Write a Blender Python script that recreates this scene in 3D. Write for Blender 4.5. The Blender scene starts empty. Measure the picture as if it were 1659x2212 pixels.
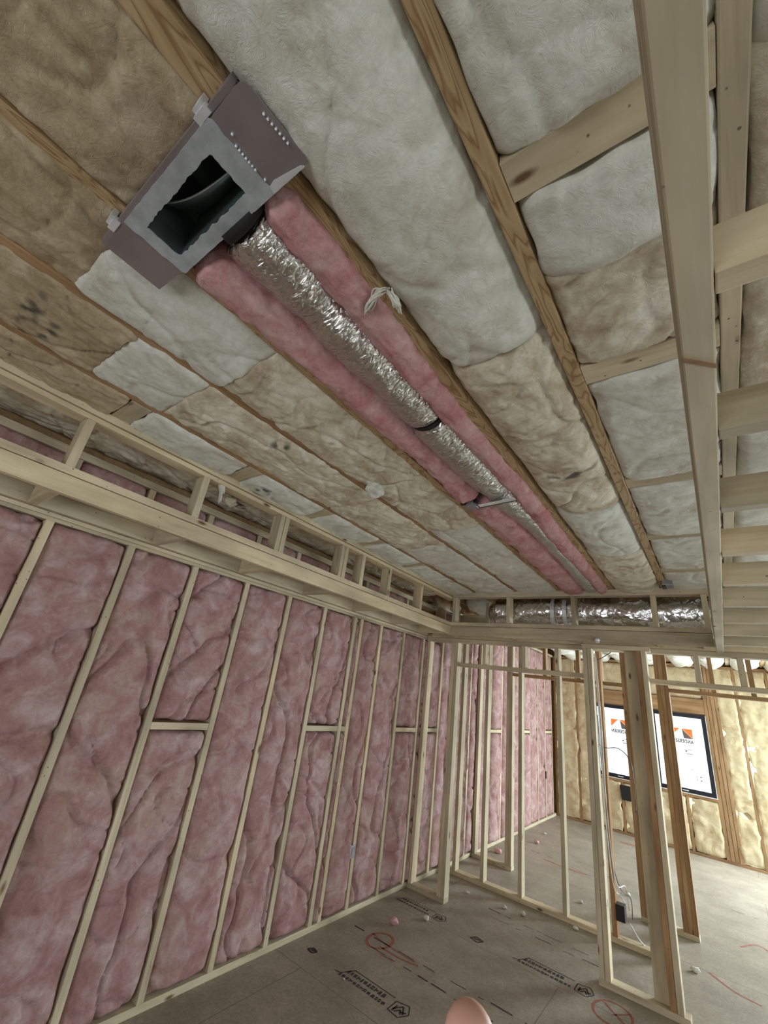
import bpy, bmesh, math, random
from mathutils import Vector, Matrix, noise
R_ = random.Random(7)
H0 = 1.685            # eye height of the camera above the floor (metres)
# ------------------------------------------------------------------ camera
sc = bpy.context.scene
col = sc.collection
cd = bpy.data.cameras.new('camera')
cam = bpy.data.objects.new('camera', cd)
col.objects.link(cam)
cam.matrix_world = Matrix(((0.80012976, 0.13340908, 0.58480286, 0), (0.5860195, -0.38184576, -0.71468518, 0),
                           (0.12795905, 0.91454676, -0.38370655, H0), (0, 0, 0, 1)))
cd.sensor_fit = 'VERTICAL'
cd.sensor_height = 24.0
cd.lens = 24.0 * 901.13 / 2212.0
cd.clip_start = 0.02
sc.camera = cam
# ------------------------------------------------------------------ light
sc.view_settings.view_transform = 'Standard'
sc.view_settings.look = 'None'
sc.view_settings.gamma = 1.0
sc.view_settings.use_curve_mapping = False
sc.view_settings.exposure = 0.24
sc.cycles.max_bounces = 8
sc.cycles.diffuse_bounces = 5
w = bpy.data.worlds.new('sky')
sc.world = w
w.use_nodes = True
w.node_tree.nodes['Background'].inputs[0].default_value = (0.75, 0.85, 1.0, 1)
w.node_tree.nodes['Background'].inputs[1].default_value = 1.0


def area(name, loc, rot, sx, sy, power, color=(1, 1, 1)):
    l = bpy.data.lights.new(name, 'AREA')
    l.shape = 'RECTANGLE'
    l.size, l.size_y, l.energy, l.color = sx, sy, power, color
    o = bpy.data.objects.new(name, l)
    o.location = loc
    o.rotation_euler = rot
    col.objects.link(o)
    return o


DAY = (0.93, 0.98, 1.0)
PI = math.pi
area('daylight_added_window', (1.9, 9.0, 1.35), (-PI / 2 + .5, 0, -.55), 1.3, 1.1, 430, (0.82, 0.94, 1.0))  # added lamp out of view, brightens the far floor and left wall
area('daylight_far_side_window', (3.5, 7.2, 1.45), (0, PI / 2 - .35, -.25), 1.3, 2.2, 75, (0.82, 0.94, 1.0))
area('daylight_near_side_window', (3.5, 1.6, 1.30), (0, PI / 2 + .42, 0), 1.4, 2.6, 52, (0.95, 0.98, 1.0))
area('daylight_rear_window', (-0.2, -3.3, 1.25), (PI / 2 + .42, 0, 0), 2.6, 1.4, 52, (0.95, 0.98, 1.0))

# ------------------------------------------------------------------ materials
MATS = {}


def newmat(name):
    m = bpy.data.materials.new(name)
    m.use_nodes = True
    nt = m.node_tree
    nt.nodes.clear()
    out = nt.nodes.new('ShaderNodeOutputMaterial')
    b = nt.nodes.new('ShaderNodeBsdfPrincipled')
    nt.links.new(b.outputs[0], out.inputs[0])
    MATS[name] = m
    return m, nt, b


def nd(nt, kind, **kw):
    n = nt.nodes.new(kind)
    for k, v in kw.items():
        if k in n.inputs:
            n.inputs[k].default_value = v
        else:
            setattr(n, k, v)
    return n


def ramp(nt, stops):
    r = nt.nodes.new('ShaderNodeValToRGB')
    e = r.color_ramp.elements
    while len(e) < len(stops):
        e.new(0.5)
    for i, (p, c) in enumerate(stops):
        e[i].position = p
        e[i].color = (c[0], c[1], c[2], 1) if hasattr(c, '__len__') else (c, c, c, 1)
    return r


def coords(nt, scale=(1, 1, 1), rand=True):
    tc = nd(nt, 'ShaderNodeTexCoord')
    mp = nd(nt, 'ShaderNodeMapping')
    if rand:
        oi = nd(nt, 'ShaderNodeObjectInfo')
        mul = nd(nt, 'ShaderNodeMath', operation='MULTIPLY')
        mul.inputs[1].default_value = 31.0
        nt.links.new(oi.outputs['Random'], mul.inputs[0])
        add = nd(nt, 'ShaderNodeVectorMath', operation='ADD')
        nt.links.new(tc.outputs['Object'], add.inputs[0])
        nt.links.new(mul.outputs[0], add.inputs[1])
        nt.links.new(add.outputs[0], mp.inputs[0])
    else:
        nt.links.new(tc.outputs['Object'], mp.inputs[0])
    mp.inputs['Scale'].default_value = scale
    return mp


def mix(nt, mode, fac, a, b):
    n = nd(nt, 'ShaderNodeMix', data_type='RGBA', blend_type=mode)
    for i, v in ((0, fac), (6, a), (7, b)):
        if hasattr(v, 'is_linked') or hasattr(v, 'links'):
            nt.links.new(v, n.inputs[i])
        elif hasattr(v, '__len__'):
            n.inputs[i].default_value = (v[0], v[1], v[2], 1)
        else:
            n.inputs[i].default_value = v
    return n.outputs[2]


def bump(nt, b, h, strength, dist):
    n = nd(nt, 'ShaderNodeBump', Strength=strength, Distance=dist)
    nt.links.new(h, n.inputs['Height'])
    nt.links.new(n.outputs[0], b.inputs['Normal'])
    return n


def wood(name, axis, c0, c1, c2, knots=True):
    m, nt, b = newmat(name)
    s = [26, 26, 26]
    s['xyz'.index(axis)] = 1.6
    mp = coords(nt, s)
    n1 = nd(nt, 'ShaderNodeTexNoise', Scale=1.0, Detail=5.0, Roughness=0.6, Distortion=0.7)
    nt.links.new(mp.outputs[0], n1.inputs['Vector'])
    r = ramp(nt, [(0.28, c0), (0.5, c1), (0.72, c2)])
    nt.links.new(n1.outputs[0], r.inputs[0])
    s2 = [5, 5, 5]
    s2['xyz'.index(axis)] = 2.2
    mp2 = coords(nt, s2)
    n2 = nd(nt, 'ShaderNodeTexNoise', Scale=1.0, Detail=3.0)
    nt.links.new(mp2.outputs[0], n2.inputs['Vector'])
    r2 = ramp(nt, [(0.3, 0.70), (0.7, 1.12)])
    nt.links.new(n2.outputs[0], r2.inputs[0])
    c = mix(nt, 'MULTIPLY', 1.0, r.outputs[0], r2.outputs[0])
    oi = nd(nt, 'ShaderNodeObjectInfo')
    r3 = ramp(nt, [(0.0, (0.84, 0.82, 0.78)), (0.5, (1.0, 1.0, 1.0)), (1.0, (1.12, 1.06, 0.98))])
    nt.links.new(oi.outputs['Random'], r3.inputs[0])
    c = mix(nt, 'MULTIPLY', 1.0, c, r3.outputs[0])
    if knots:
        s3 = [9, 9, 9]
        s3['xyz'.index(axis)] = 3.2
        mp3 = coords(nt, s3)
        v = nd(nt, 'ShaderNodeTexVoronoi', Scale=1.0)
        nt.links.new(mp3.outputs[0], v.inputs['Vector'])
        r4 = ramp(nt, [(0.05, 1.0), (0.12, 0.0)])
        nt.links.new(v.outputs['Distance'], r4.inputs[0])
        c = mix(nt, 'MIX', r4.outputs[0], c, (0.16, 0.09, 0.045))
    if knots:
        mp5 = coords(nt, (21, 21, 21))
        v5 = nd(nt, 'ShaderNodeTexVoronoi', Scale=1.0)
        nt.links.new(mp5.outputs[0], v5.inputs['Vector'])
        r5 = ramp(nt, [(0.055, 0.8), (0.085, 0.0)])
        nt.links.new(v5.outputs['Distance'], r5.inputs[0])
        c = mix(nt, 'MIX', r5.outputs[0], c, (0.10, 0.07, 0.05))
    nt.links.new(c, b.inputs['Base Color'])
    b.inputs['Roughness'].default_value = 0.75
    b.inputs['Specular IOR Level'].default_value = 0.25
    bump(nt, b, n1.outputs[0], 0.25, 0.002)


for ax in 'xyz':
    wood('wood_' + ax, ax, (0.47, 0.40, 0.27), (0.585, 0.51, 0.365), (0.655, 0.58, 0.44))
    wood('brown_' + ax, ax, (0.30, 0.17, 0.08), (0.40, 0.25, 0.13), (0.50, 0.34, 0.2))  # browner wood: own colour on far studs, backlit shade on third-partition posts


def lvl(name):
    m, nt, b = newmat(name)
    mp = coords(nt, (9, 1.5, 9))
    n1 = nd(nt, 'ShaderNodeTexNoise', Scale=1.3, Detail=2.5, Distortion=1.0)
    nt.links.new(mp.outputs[0], n1.inputs['Vector'])
    mu = nd(nt, 'ShaderNodeMath', operation='MULTIPLY')
    mu.inputs[1].default_value = 12.0
    nt.links.new(n1.outputs[0], mu.inputs[0])
    fr = nd(nt, 'ShaderNodeMath', operation='FRACT')
    nt.links.new(mu.outputs[0], fr.inputs[0])
    r = ramp(nt, [(0.0, (0.42, 0.29, 0.15)), (0.55, (0.50, 0.37, 0.20)), (0.86, (0.27, 0.155, 0.065)), (1.0, (0.42, 0.29, 0.15))])
    nt.links.new(fr.outputs[0], r.inputs[0])
    nt.links.new(r.outputs[0], b.inputs['Base Color'])
    b.inputs['Roughness'].default_value = 0.7
    bump(nt, b, r.outputs[0], 0.4, 0.003)


lvl('veneer_lumber')


def fiber(name, stops, stain, stain_lo=0.62, stain_hi=0.75, ink=False, bscale=1.0, mott=0.9):
    m, nt, b = newmat(name)
    mp = coords(nt, (1, 1, 1))
    n1 = nd(nt, 'ShaderNodeTexNoise', Scale=7.0, Detail=7.0, Roughness=0.62, Distortion=0.6)
    nt.links.new(mp.outputs[0], n1.inputs['Vector'])
    r = ramp(nt, stops)
    nt.links.new(n1.outputs[0], r.inputs[0])
    n2 = nd(nt, 'ShaderNodeTexNoise', Scale=3.1, Detail=6.0, Roughness=0.7, Distortion=1.2)
    nt.links.new(mp.outputs[0], n2.inputs['Vector'])
    r2 = ramp(nt, [(stain_lo - 0.1, 0.0), (stain_hi, 1.0)])
    nt.links.new(n2.outputs[0], r2.inputs[0])
    c = mix(nt, 'MIX', r2.outputs[0], r.outputs[0], stain)
    if ink:
        at = nd(nt, 'ShaderNodeAttribute', attribute_name='ink')
        c = mix(nt, 'MIX', at.outputs['Fac'], c, (0.06, 0.06, 0.055))
    n4 = nd(nt, 'ShaderNodeTexNoise', Scale=22.0, Detail=8.0, Roughness=0.75, Distortion=1.5)
    nt.links.new(mp.outputs[0], n4.inputs['Vector'])
    r4 = ramp(nt, [(0.32, (0.80, 0.76, 0.70)), (0.5, (0.98, 0.98, 0.97)), (0.7, (1.12, 1.13, 1.14))])
    nt.links.new(n4.outputs[0], r4.inputs[0])
    c = mix(nt, 'MULTIPLY', mott, c, r4.outputs[0])
    nt.links.new(c, b.inputs['Base Color'])
    b.inputs['Roughness'].default_value = 0.95
    b.inputs['Specular IOR Level'].default_value = 0.08
    n3 = nd(nt, 'ShaderNodeTexNoise', Scale=34.0, Detail=6.0, Roughness=0.7, Distortion=2.2)
    nt.links.new(mp.outputs[0], n3.inputs['Vector'])
    ad = nd(nt, 'ShaderNodeMath', operation='ADD')
    nt.links.new(n3.outputs[0], ad.inputs[0])
    nt.links.new(n1.outputs[0], ad.inputs[1])
    bump(nt, b, ad.outputs[0], 0.55 * bscale, 0.012)


fiber('glass_wool_white', [(0.25, (0.58, 0.575, 0.50)), (0.5, (0.77, 0.785, 0.72)), (0.75, (0.86, 0.885, 0.835))], (0.58, 0.535, 0.43), ink=True, mott=0.45)
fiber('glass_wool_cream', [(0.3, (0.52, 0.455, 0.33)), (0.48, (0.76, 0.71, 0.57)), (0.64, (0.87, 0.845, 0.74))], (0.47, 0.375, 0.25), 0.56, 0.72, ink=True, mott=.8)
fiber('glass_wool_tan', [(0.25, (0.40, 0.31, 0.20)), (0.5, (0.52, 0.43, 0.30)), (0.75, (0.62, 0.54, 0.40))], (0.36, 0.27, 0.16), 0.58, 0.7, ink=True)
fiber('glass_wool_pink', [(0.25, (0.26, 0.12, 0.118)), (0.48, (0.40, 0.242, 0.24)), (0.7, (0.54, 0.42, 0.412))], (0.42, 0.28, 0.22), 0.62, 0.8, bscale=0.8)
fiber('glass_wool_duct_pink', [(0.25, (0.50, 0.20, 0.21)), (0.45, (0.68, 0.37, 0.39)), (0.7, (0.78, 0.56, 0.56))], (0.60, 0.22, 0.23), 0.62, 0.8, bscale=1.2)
fiber('spray_foam', [(0.25, (0.58, 0.46, 0.27)), (0.5, (0.70, 0.60, 0.40)), (0.75, (0.76, 0.68, 0.48))], (0.44, 0.30, 0.16), 0.62, 0.74, bscale=0.6, mott=.5)
fiber('drywall_paint', [(0.2, (0.62, 0.6, 0.55)), (0.8, (0.7, 0.68, 0.63))], (0.6, 0.58, 0.52), bscale=0.1)


def flakes(name, a, bcol, scale=60.0):
    m, nt, b = newmat(name)
    mp = coords(nt, (1, 1, 1), rand=False)
    v = nd(nt, 'ShaderNodeTexVoronoi', Scale=scale)
    nt.links.new(mp.outputs[0], v.inputs['Vector'])
    n = nd(nt, 'ShaderNodeTexNoise', Scale=3.0, Detail=6.0, Roughness=0.65)
    nt.links.new(mp.outputs[0], n.inputs['Vector'])
    r = ramp(nt, [(0.3, a), (0.7, bcol)])
    nt.links.new(n.outputs[0], r.inputs[0])
    g = nd(nt, 'ShaderNodeRGBToBW')
    nt.links.new(v.outputs['Color'], g.inputs[0])
    r2 = ramp(nt, [(0.0, 0.82), (1.0, 1.14)])
    nt.links.new(g.outputs[0], r2.inputs[0])
    c = mix(nt, 'MULTIPLY', 1.0, r.outputs[0], r2.outputs[0])
    nt.links.new(c, b.inputs['Base Color'])
    b.inputs['Roughness'].default_value = 0.7
    b.inputs['Specular IOR Level'].default_value = 0.3
    return m, nt, b, c


flakes('sheathing', (0.26, 0.15, 0.07), (0.42, 0.27, 0.13))
# subfloor: board flakes, sheet joints every 1.22 m and faint grain dashes
m, nt, b, c = flakes('subfloor', (0.245, 0.215, 0.17), (0.375, 0.335, 0.27), 90.0)
mp = coords(nt, (2.2, 38, 1), rand=False)
n = nd(nt, 'ShaderNodeTexNoise', Scale=1.0, Detail=3.0, Roughness=0.6)
nt.links.new(mp.outputs[0], n.inputs['Vector'])
r = ramp(nt, [(0.64, 0.0), (0.72, 0.55)])
nt.links.new(n.outputs[0], r.inputs[0])
c = mix(nt, 'MIX', r.outputs[0], c, (0.22, 0.20, 0.17))
sx = nd(nt, 'ShaderNodeTexBrick', Scale=1.0)
sx.offset = 0.5
sx.inputs['Color1'].default_value = (0, 0, 0, 1)
sx.inputs['Color2'].default_value = (0, 0, 0, 1)
sx.inputs['Mortar'].default_value = (1, 1, 1, 1)
sx.inputs['Mortar Size'].default_value = 0.004
sx.inputs['Brick Width'].default_value = 2.44
sx.inputs['Row Height'].default_value = 1.22
mp = coords(nt, (1, 1, 1), rand=False)
mp.inputs['Location'].default_value = (0.35, 0.33, 0)
nt.links.new(mp.outputs[0], sx.inputs['Vector'])
c = mix(nt, 'MIX', sx.outputs['Color'], c, (0.20, 0.175, 0.145))
nt.links.new(c, b.inputs['Base Color'])
b.inputs['Roughness'].default_value = 0.5


def plain(name, c, rough=0.6, metal=0.0, emit=0.0, spec=0.5):
    m, nt, b = newmat(name)
    b.inputs['Base Color'].default_value = (c[0], c[1], c[2], 1)
    b.inputs['Roughness'].default_value = rough
    b.inputs['Metallic'].default_value = metal
    b.inputs['Specular IOR Level'].default_value = spec
    if emit:
        b.inputs['Emission Color'].default_value = (c[0], c[1], c[2], 1)
        b.inputs['Emission Strength'].default_value = emit
    return m, nt, b


def noisy(name, c, rough, metal, nscale, bs, bd, spec=0.5):
    m, nt, b = plain(name, c, rough, metal, spec=spec)
    mp = coords(nt)
    n = nd(nt, 'ShaderNodeTexNoise', Scale=nscale, Detail=4.0)
    nt.links.new(mp.outputs[0], n.inputs['Vector'])
    r = ramp(nt, [(0.3, 0.82), (0.7, 1.1)])
    nt.links.new(n.outputs[0], r.inputs[0])
    nt.links.new(mix(nt, 'MULTIPLY', 1.0, c, r.outputs[0]), b.inputs['Base Color'])
    bump(nt, b, n.outputs[0], bs, bd)


noisy('mastic', (0.41, 0.45, 0.48), 0.55, 0.0, 30, 0.6, 0.004)
noisy('sheet_metal', (0.34, 0.31, 0.32), 0.42, 0.55, 6, 0.08, 0.002)
noisy('bright_metal', (0.86, 0.92, 0.97), 0.45, 0.5, 8, 0.1, 0.002)
noisy('throat_metal', (0.26, 0.32, 0.32), 0.34, 0.8, 5, 0.2, 0.006)
noisy('black_plastic', (0.012, 0.012, 0.014), 0.45, 0.0, 20, 0.1, 0.001)
noisy('grey_can_metal', (0.30, 0.29, 0.31), 0.5, 0.5, 12, 0.1, 0.001)
noisy('black_window_frame', (0.008, 0.012, 0.022), 0.4, 0.0, 9, 0.05, 0.001)
noisy('cable_white', (0.75, 0.75, 0.72), 0.5, 0.0, 20, 0.05, 0.001)
noisy('cable_grey', (0.10, 0.10, 0.11), 0.5, 0.0, 20, 0.05, 0.001)
noisy('floor_ink', (0.055, 0.055, 0.06), 0.85, 0.0, 45, 0.0, 0.001, 0.2)
noisy('red_paint', (0.34, 0.13, 0.09), 0.85, 0.0, 30, 0.0, 0.001, 0.2)
noisy('black_gasket', (0.010, 0.010, 0.010), 0.8, 0.0, 20, 0.1, 0.002)
plain('window_light', (0.84, 0.95, 1.0), 0.5, 0, 0.8)
plain('sticker_orange', (0.80, 0.17, 0.04), 0.6, 0, 0.6)  # stickers glow to stand in for daylight coming through them
plain('sticker_grey', (0.14, 0.12, 0.11), 0.6, 0, 0.25)
plain('sticker_pale', (0.72, 0.78, 0.80), 0.6, 0, 0.7)
plain('reveal_white', (0.86, 0.86, 0.84), 0.7)


def foil(name, c, scale, stretch):
    m, nt, b = newmat(name)
    mp = coords(nt, stretch)
    v = nd(nt, 'ShaderNodeTexVoronoi', Scale=scale, feature='DISTANCE_TO_EDGE')
    n = nd(nt, 'ShaderNodeTexNoise', Scale=scale * 0.7, Detail=5.0, Distortion=1.5)
    nt.links.new(mp.outputs[0], n.inputs['Vector'])
    nt.links.new(mp.outputs[0], v.inputs['Vector'])
    ad = nd(nt, 'ShaderNodeMath', operation='ADD')
    nt.links.new(n.outputs[0], ad.inputs[0])
    nt.links.new(v.outputs['Distance'], ad.inputs[1])
    b.inputs['Base Color'].default_value = (c[0], c[1], c[2], 1)
    b.inputs['Metallic'].default_value = 1.0
    b.inputs['Roughness'].default_value = 0.2
    bump(nt, b, ad.outputs[0], 0.8, 0.012)


foil('foil_film', (0.64, 0.64, 0.63), 24, (1.0, 2.6, 1))
foil('foil_big_duct', (0.80, 0.81, 0.84), 12, (1.4, 1, 1))
m, nt, b = newmat('skin')
b.inputs['Base Color'].default_value = (0.72, 0.42, 0.34, 1)
b.inputs['Roughness'].default_value = 0.55
b.inputs['Subsurface Weight'].default_value = 0.2
b.inputs['Subsurface Radius'].default_value = (0.01, 0.004, 0.002)
plain('nail', (0.80, 0.55, 0.48), 0.35)


# ------------------------------------------------------------------ builders
def put(o, label=None, cat=None, group=None, kind=None):
    if label:
        o['label'] = label
    if cat:
        o['category'] = cat
    if group:
        o['group'] = group
    if kind:
        o['kind'] = kind
    return o


def mk(name, vs, fs, mat, parent=None, smooth=False, origin=None):
    xs, ys, zs = zip(*vs)
    o0 = Vector(origin) if origin else Vector(((min(xs) + max(xs)) / 2, (min(ys) + max(ys)) / 2, min(zs)))
    me = bpy.data.meshes.new(name)
    me.from_pydata([(v[0] - o0.x, v[1] - o0.y, v[2] - o0.z) for v in vs], [], fs)
    me.materials.append(MATS[mat])
    if smooth:
        me.polygons.foreach_set('use_smooth', [True] * len(me.polygons))
    o = bpy.data.objects.new(name, me)
    col.objects.link(o)
    if parent:
        o.parent = parent
        o.location = o0 - parent.location
    else:
        o.location = o0
    return o


def empty(name, loc):
    o = bpy.data.objects.new(name, None)
    o.empty_display_size = 0.05
    o.location = loc
    col.objects.link(o)
    return o


def chamfer_box(x0, x1, y0, y1, z0, z1, c=0.0025):
    """a board with eased edges"""
    bm = bmesh.new()
    bmesh.ops.create_cube(bm, size=1.0)
    for v in bm.verts:
        v.co = Vector(((x0 + x1) / 2 + v.co.x * (x1 - x0), (y0 + y1) / 2 + v.co.y * (y1 - y0), (z0 + z1) / 2 + v.co.z * (z1 - z0)))
    bmesh.ops.bevel(bm, geom=list(bm.edges), offset=c, segments=2, affect='EDGES', profile=0.6)
    bm.verts.index_update()
    vs = [tuple(v.co) for v in bm.verts]
    fs = [[v.index for v in f.verts] for f in bm.faces]
    bm.free()
    return vs, fs


def rel(z):
    return z + H0


def board(name, x, y, z, axis, label=None, cat=None, group=None, mat='wood', parent=None, twist=0.0, c=0.0025, kind=None):
    """x, y, z: (low, high); z is measured from the floor"""
    vs, fs = chamfer_box(x[0], x[1], y[0], y[1], z[0], z[1], c)
    mname = mat + '_' + axis if mat in ('wood', 'brown') else mat
    o = mk(name, vs, fs, mname, parent)
    if twist:
        o.rotation_euler = (R_.uniform(-twist, twist), R_.uniform(-twist, twist), R_.uniform(-twist, twist))
    put(o, label, cat, group, kind)
    return o


def fbm(p, s, seed, octs=3):
    v, a, f = 0.0, 1.0, s
    for k in range(octs):
        v += a * noise.noise(Vector((p[0] * f + seed * 7.3, p[1] * f - seed * 3.1, seed * 5.7 + k * 11.0)))
        a *= 0.5
        f *= 2.1
    return v


def crease(p, s, seed, width=0.035):
    q = (p[0] + 0.06 * fbm(p, 3, seed + 9, 2), p[1] + 0.06 * fbm(p, 3, seed + 5, 2))
    n = noise.noise(Vector((q[0] * s + seed * 3.3, q[1] * s * 0.6 + seed, seed * 1.7)))
    return math.exp(-(n / width) ** 2)


def batt(name, u, v, d0, thick, normal, mat, seed, step=0.014, bulge=0.02, edge=0.03, edge_w=0.045, rough=0.012,
         crz=0.0, crs=2.2, ink=(), ragged=0.008, parent=None, label=None, cat='insulation', group=None, fold=0.0, tuftd=0.0):
    """a soft batt. normal '-z': u=x, v=y, face looks down at height d0; '+x': u=y, v=z, face looks to +x at x=d0;
    '-y': u=x, v=z, face looks to -y at y=d0."""
    nu = max(4, int((u[1] - u[0]) / step))
    nv = max(4, int((v[1] - v[0]) / step))
    sgn = {'-z': -1, '+x': 1, '-y': -1}[normal]

    def world(a, b, d):
        if normal == '-z':
            return (a, b, d)
        if normal == '+x':
            return (d, a, b)
        return (a, d, b)
    vs, fs, inks = [], [], []
    for j in range(nv + 1):
        for i in range(nu + 1):
            fa, fb = i / nu, j / nv
            a = u[0] + (u[1] - u[0]) * fa
            b = v[0] + (v[1] - v[0]) * fb
            da = min(fa, 1 - fa) * (u[1] - u[0])
            db = min(fb, 1 - fb) * (v[1] - v[0])
            pil = 1 - (abs(2 * fa - 1) ** 2.4)
            h = bulge * pil
            ea = max(0.0, 1 - da / edge_w)
            eb = max(0.0, 1 - db / (edge_w * 0.9))
            h -= edge * (ea ** 2) + edge * (eb ** 2) * 0.9
            h += rough * fbm((a, b), 4.5, seed, 4)
            if tuftd:
                h += tuftd * (abs(noise.noise(Vector((a * 17 + seed, b * 17, seed)))) * 2 - .6) + tuftd * .5 * noise.noise(Vector((a * 41, b * 41 + seed, 1)))
            if fold:
                h += fold * math.sin(b * 21 + 2.5 * noise.noise(Vector((a * 5, b * 2, seed)))) * (0.4 + 0.6 * noise.noise(Vector((a * 2, b * 3, seed + 4))))
            if crz:
                h -= crz * crease((a, b), crs, seed)
                h -= crz * 0.6 * crease((b, a), crs * 1.6, seed + 3, 0.035)
            wob = ragged * noise.noise(Vector((a * 9, b * 9, seed + 2.0)))
            aa = a + (wob if (i in (0, nu)) else 0)
            bb = b + (min(ragged, .012) * 1.2 * noise.noise(Vector((a * 11, b * 7, seed + 8.0))) if j in (0, nv) else 0)
            vs.append(world(aa, bb, d0 + sgn * h))
            k = 0.0
            for (ia, ib, ra, rb) in ink:
                rr = ((a - ia) / ra) ** 2 + ((b - ib) / rb) ** 2
                if rr < 1:
                    k = max(k, (1 - rr) ** 0.5 * max(0.0, min(1.0, 0.35 + 2.6 * noise.noise(Vector((a * 26, b * 26, seed))))))
            inks.append(min(0.85, k))
    W = nu + 1
    flip = normal in ('-z',)
    for j in range(nv):
        for i in range(nu):
            q = [j * W + i, j * W + i + 1, (j + 1) * W + i + 1, (j + 1) * W + i]
            fs.append(q[::-1] if flip else q)
    ring = [i for i in range(W)] + [j * W + nu for j in range(1, nv + 1)] + [nv * W + i for i in range(nu - 1, -1, -1)] + [j * W for j in range(nv - 1, 0, -1)]
    base = len(vs)
    for r in ring:
        p = list(vs[r])
        ax = {'-z': 2, '+x': 0, '-y': 1}[normal]
        p[ax] = d0 - sgn * thick
        vs.append(tuple(p))
        inks.append(0.0)
    L = len(ring)
    for k in range(L):
        q = [ring[k], ring[(k + 1) % L], base + (k + 1) % L, base + k]
        fs.append(q if flip else q[::-1])
    fs.append(list(range(base, base + L)) if not flip else list(range(base, base + L))[::-1])
    o = mk(name, vs, fs, mat, parent, smooth=True)
    if ink:
        at = o.data.attributes.new('ink', 'FLOAT', 'POINT')
        at.data.foreach_set('value', inks)
    put(o, label, cat if not parent else None, group)
    return o


def tube(path, rad, seg=10, cap=True):
    """path: list of points; rad: number or list. returns verts, faces"""
    vs, fs = [], []
    n = len(path)
    P = [Vector(p) for p in path]
    up = Vector((0.03, 0.02, 1))
    for i in range(n):
        t = (P[min(i + 1, n - 1)] - P[max(i - 1, 0)]).normalized()
        a = t.cross(up)
        if a.length < 0.1:
            a = t.cross(Vector((1, 0, 0)))
        a.normalize()
        b2 = t.cross(a).normalized()
        r = rad[i] if hasattr(rad, '__len__') else rad
        for k in range(seg):
            th = 2 * PI * k / seg
            vs.append(tuple(P[i] + a * math.cos(th) * r + b2 * math.sin(th) * r))
    for i in range(n - 1):
        for k in range(seg):
            fs.append([i * seg + k, i * seg + (k + 1) % seg, (i + 1) * seg + (k + 1) % seg, (i + 1) * seg + k])
    if cap:
        fs.append(list(range(seg))[::-1])
        fs.append([(n - 1) * seg + k for k in range(seg)])
    return vs, fs


def merge(parts):
    V, F = [], []
    for v, f in parts:
        o = len(V)
        V += list(v)
        F += [[i + o for i in q] for q in f]
    return V, F


def boxm(x0, x1, y0, y1, z0, z1):
    v = [(x0, y0, z0), (x1, y0, z0), (x1, y1, z0), (x0, y1, z0), (x0, y0, z1), (x1, y0, z1), (x1, y1, z1), (x0, y1, z1)]
    f = [[0, 3, 2, 1], [4, 5, 6, 7], [0, 1, 5, 4], [1, 2, 6, 5], [2, 3, 7, 6], [3, 0, 4, 7]]
    return v, f


def smoothpath(pts, k=8):
    P = [Vector(p) for p in pts]
    P = [P[0] * 2 - P[1]] + P + [P[-1] * 2 - P[-2]]
    out = []
    for i in range(1, len(P) - 2):
        for s in range(k):
            t = s / k
            a, b, c2, d = P[i - 1], P[i], P[i + 1], P[i + 2]
            out.append(0.5 * ((2 * b) + (-a + c2) * t + (2 * a - 5 * b + 4 * c2 - d) * t * t + (-a + 3 * b - 3 * c2 + d) * t ** 3))
    out.append(P[-2])
    return out


ORD = ['first', 'second', 'third', 'fourth', 'fifth', 'sixth', 'seventh', 'eighth', 'ninth', 'tenth', 'eleventh', 'twelfth',
       'thirteenth', 'fourteenth', 'fifteenth', 'sixteenth', 'seventeenth', 'eighteenth', 'nineteenth', 'twentieth',
       'twenty-first', 'twenty-second', 'twenty-third', 'twenty-fourth', 'twenty-fifth', 'twenty-sixth', 'twenty-seventh', 'twenty-eighth',
       'twenty-ninth', 'thirtieth']
T = 0.038             # thickness of framing lumber
ZC = rel(1.041)       # underside of the ceiling joists
XW = -2.585           # room face of the left wall framing
YB = 9.1              # inner face of the far outer wall

# ------------------------------------------------------------------ setting
def shell(name, x, y, z, mat, kind='structure'):
    v, f = boxm(x[0], x[1], y[0], y[1], z[0], z[1])
    return put(mk(name, v, f, mat), kind=kind)


floor = shell('floor', (-2.9, 3.8), (-3.5, 9.5), (-0.06, 0.0), 'subfloor')
shell('ceiling', (-2.9, 3.8), (-3.5, 9.5), (3.02, 3.06), 'sheathing')
shell('wall_left', (-2.80, -2.745), (-3.5, 9.5), (0, 3.02), 'sheathing')


def wall_with_holes(name, axis, d, span, holes, mat):
    """axis 'y': wall in the xz plane between d[0] and d[1]; axis 'x': in the yz plane. holes: (a0,a1,z0,z1)"""
    parts = []
    cuts = sorted(holes)
    a = span[0]
    zt = 3.02

    def add(a0, a1, z0, z1):
        if a1 - a0 > 1e-4 and z1 - z0 > 1e-4:
            parts.append(boxm(a0, a1, d[0], d[1], z0, z1) if axis == 'y' else boxm(d[0], d[1], a0, a1, z0, z1))
    for h in cuts:
        add(a, h[0], 0, zt)
        add(h[0], h[1], 0, h[2])
        add(h[0], h[1], h[3], zt)
        a = h[1]
    add(a, span[1], 0, zt)
    v, f = merge(parts)
    return put(mk(name, v, f, mat), kind='structure')


wall_with_holes('wall_back', 'y', (9.24, 9.30), (-2.745, 3.6), [(-1.885, -1.135, 0.785, 1.92), (-0.985, -0.235, 0.785, 1.92), (1.2, 2.6, .75, 1.95)], 'sheathing')
wall_with_holes('wall_right', 'x', (3.6, 3.7), (-3.5, 9.3), [(0.3, 2.9, 0.65, 2.05), (6.2, 8.6, 0.8, 2.1)], 'drywall_paint')
wall_with_holes('wall_front', 'y', (-3.5, -3.4), (-2.745, 3.6), [(-1.5, 1.1, 0.6, 2.0)], 'drywall_paint')


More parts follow.
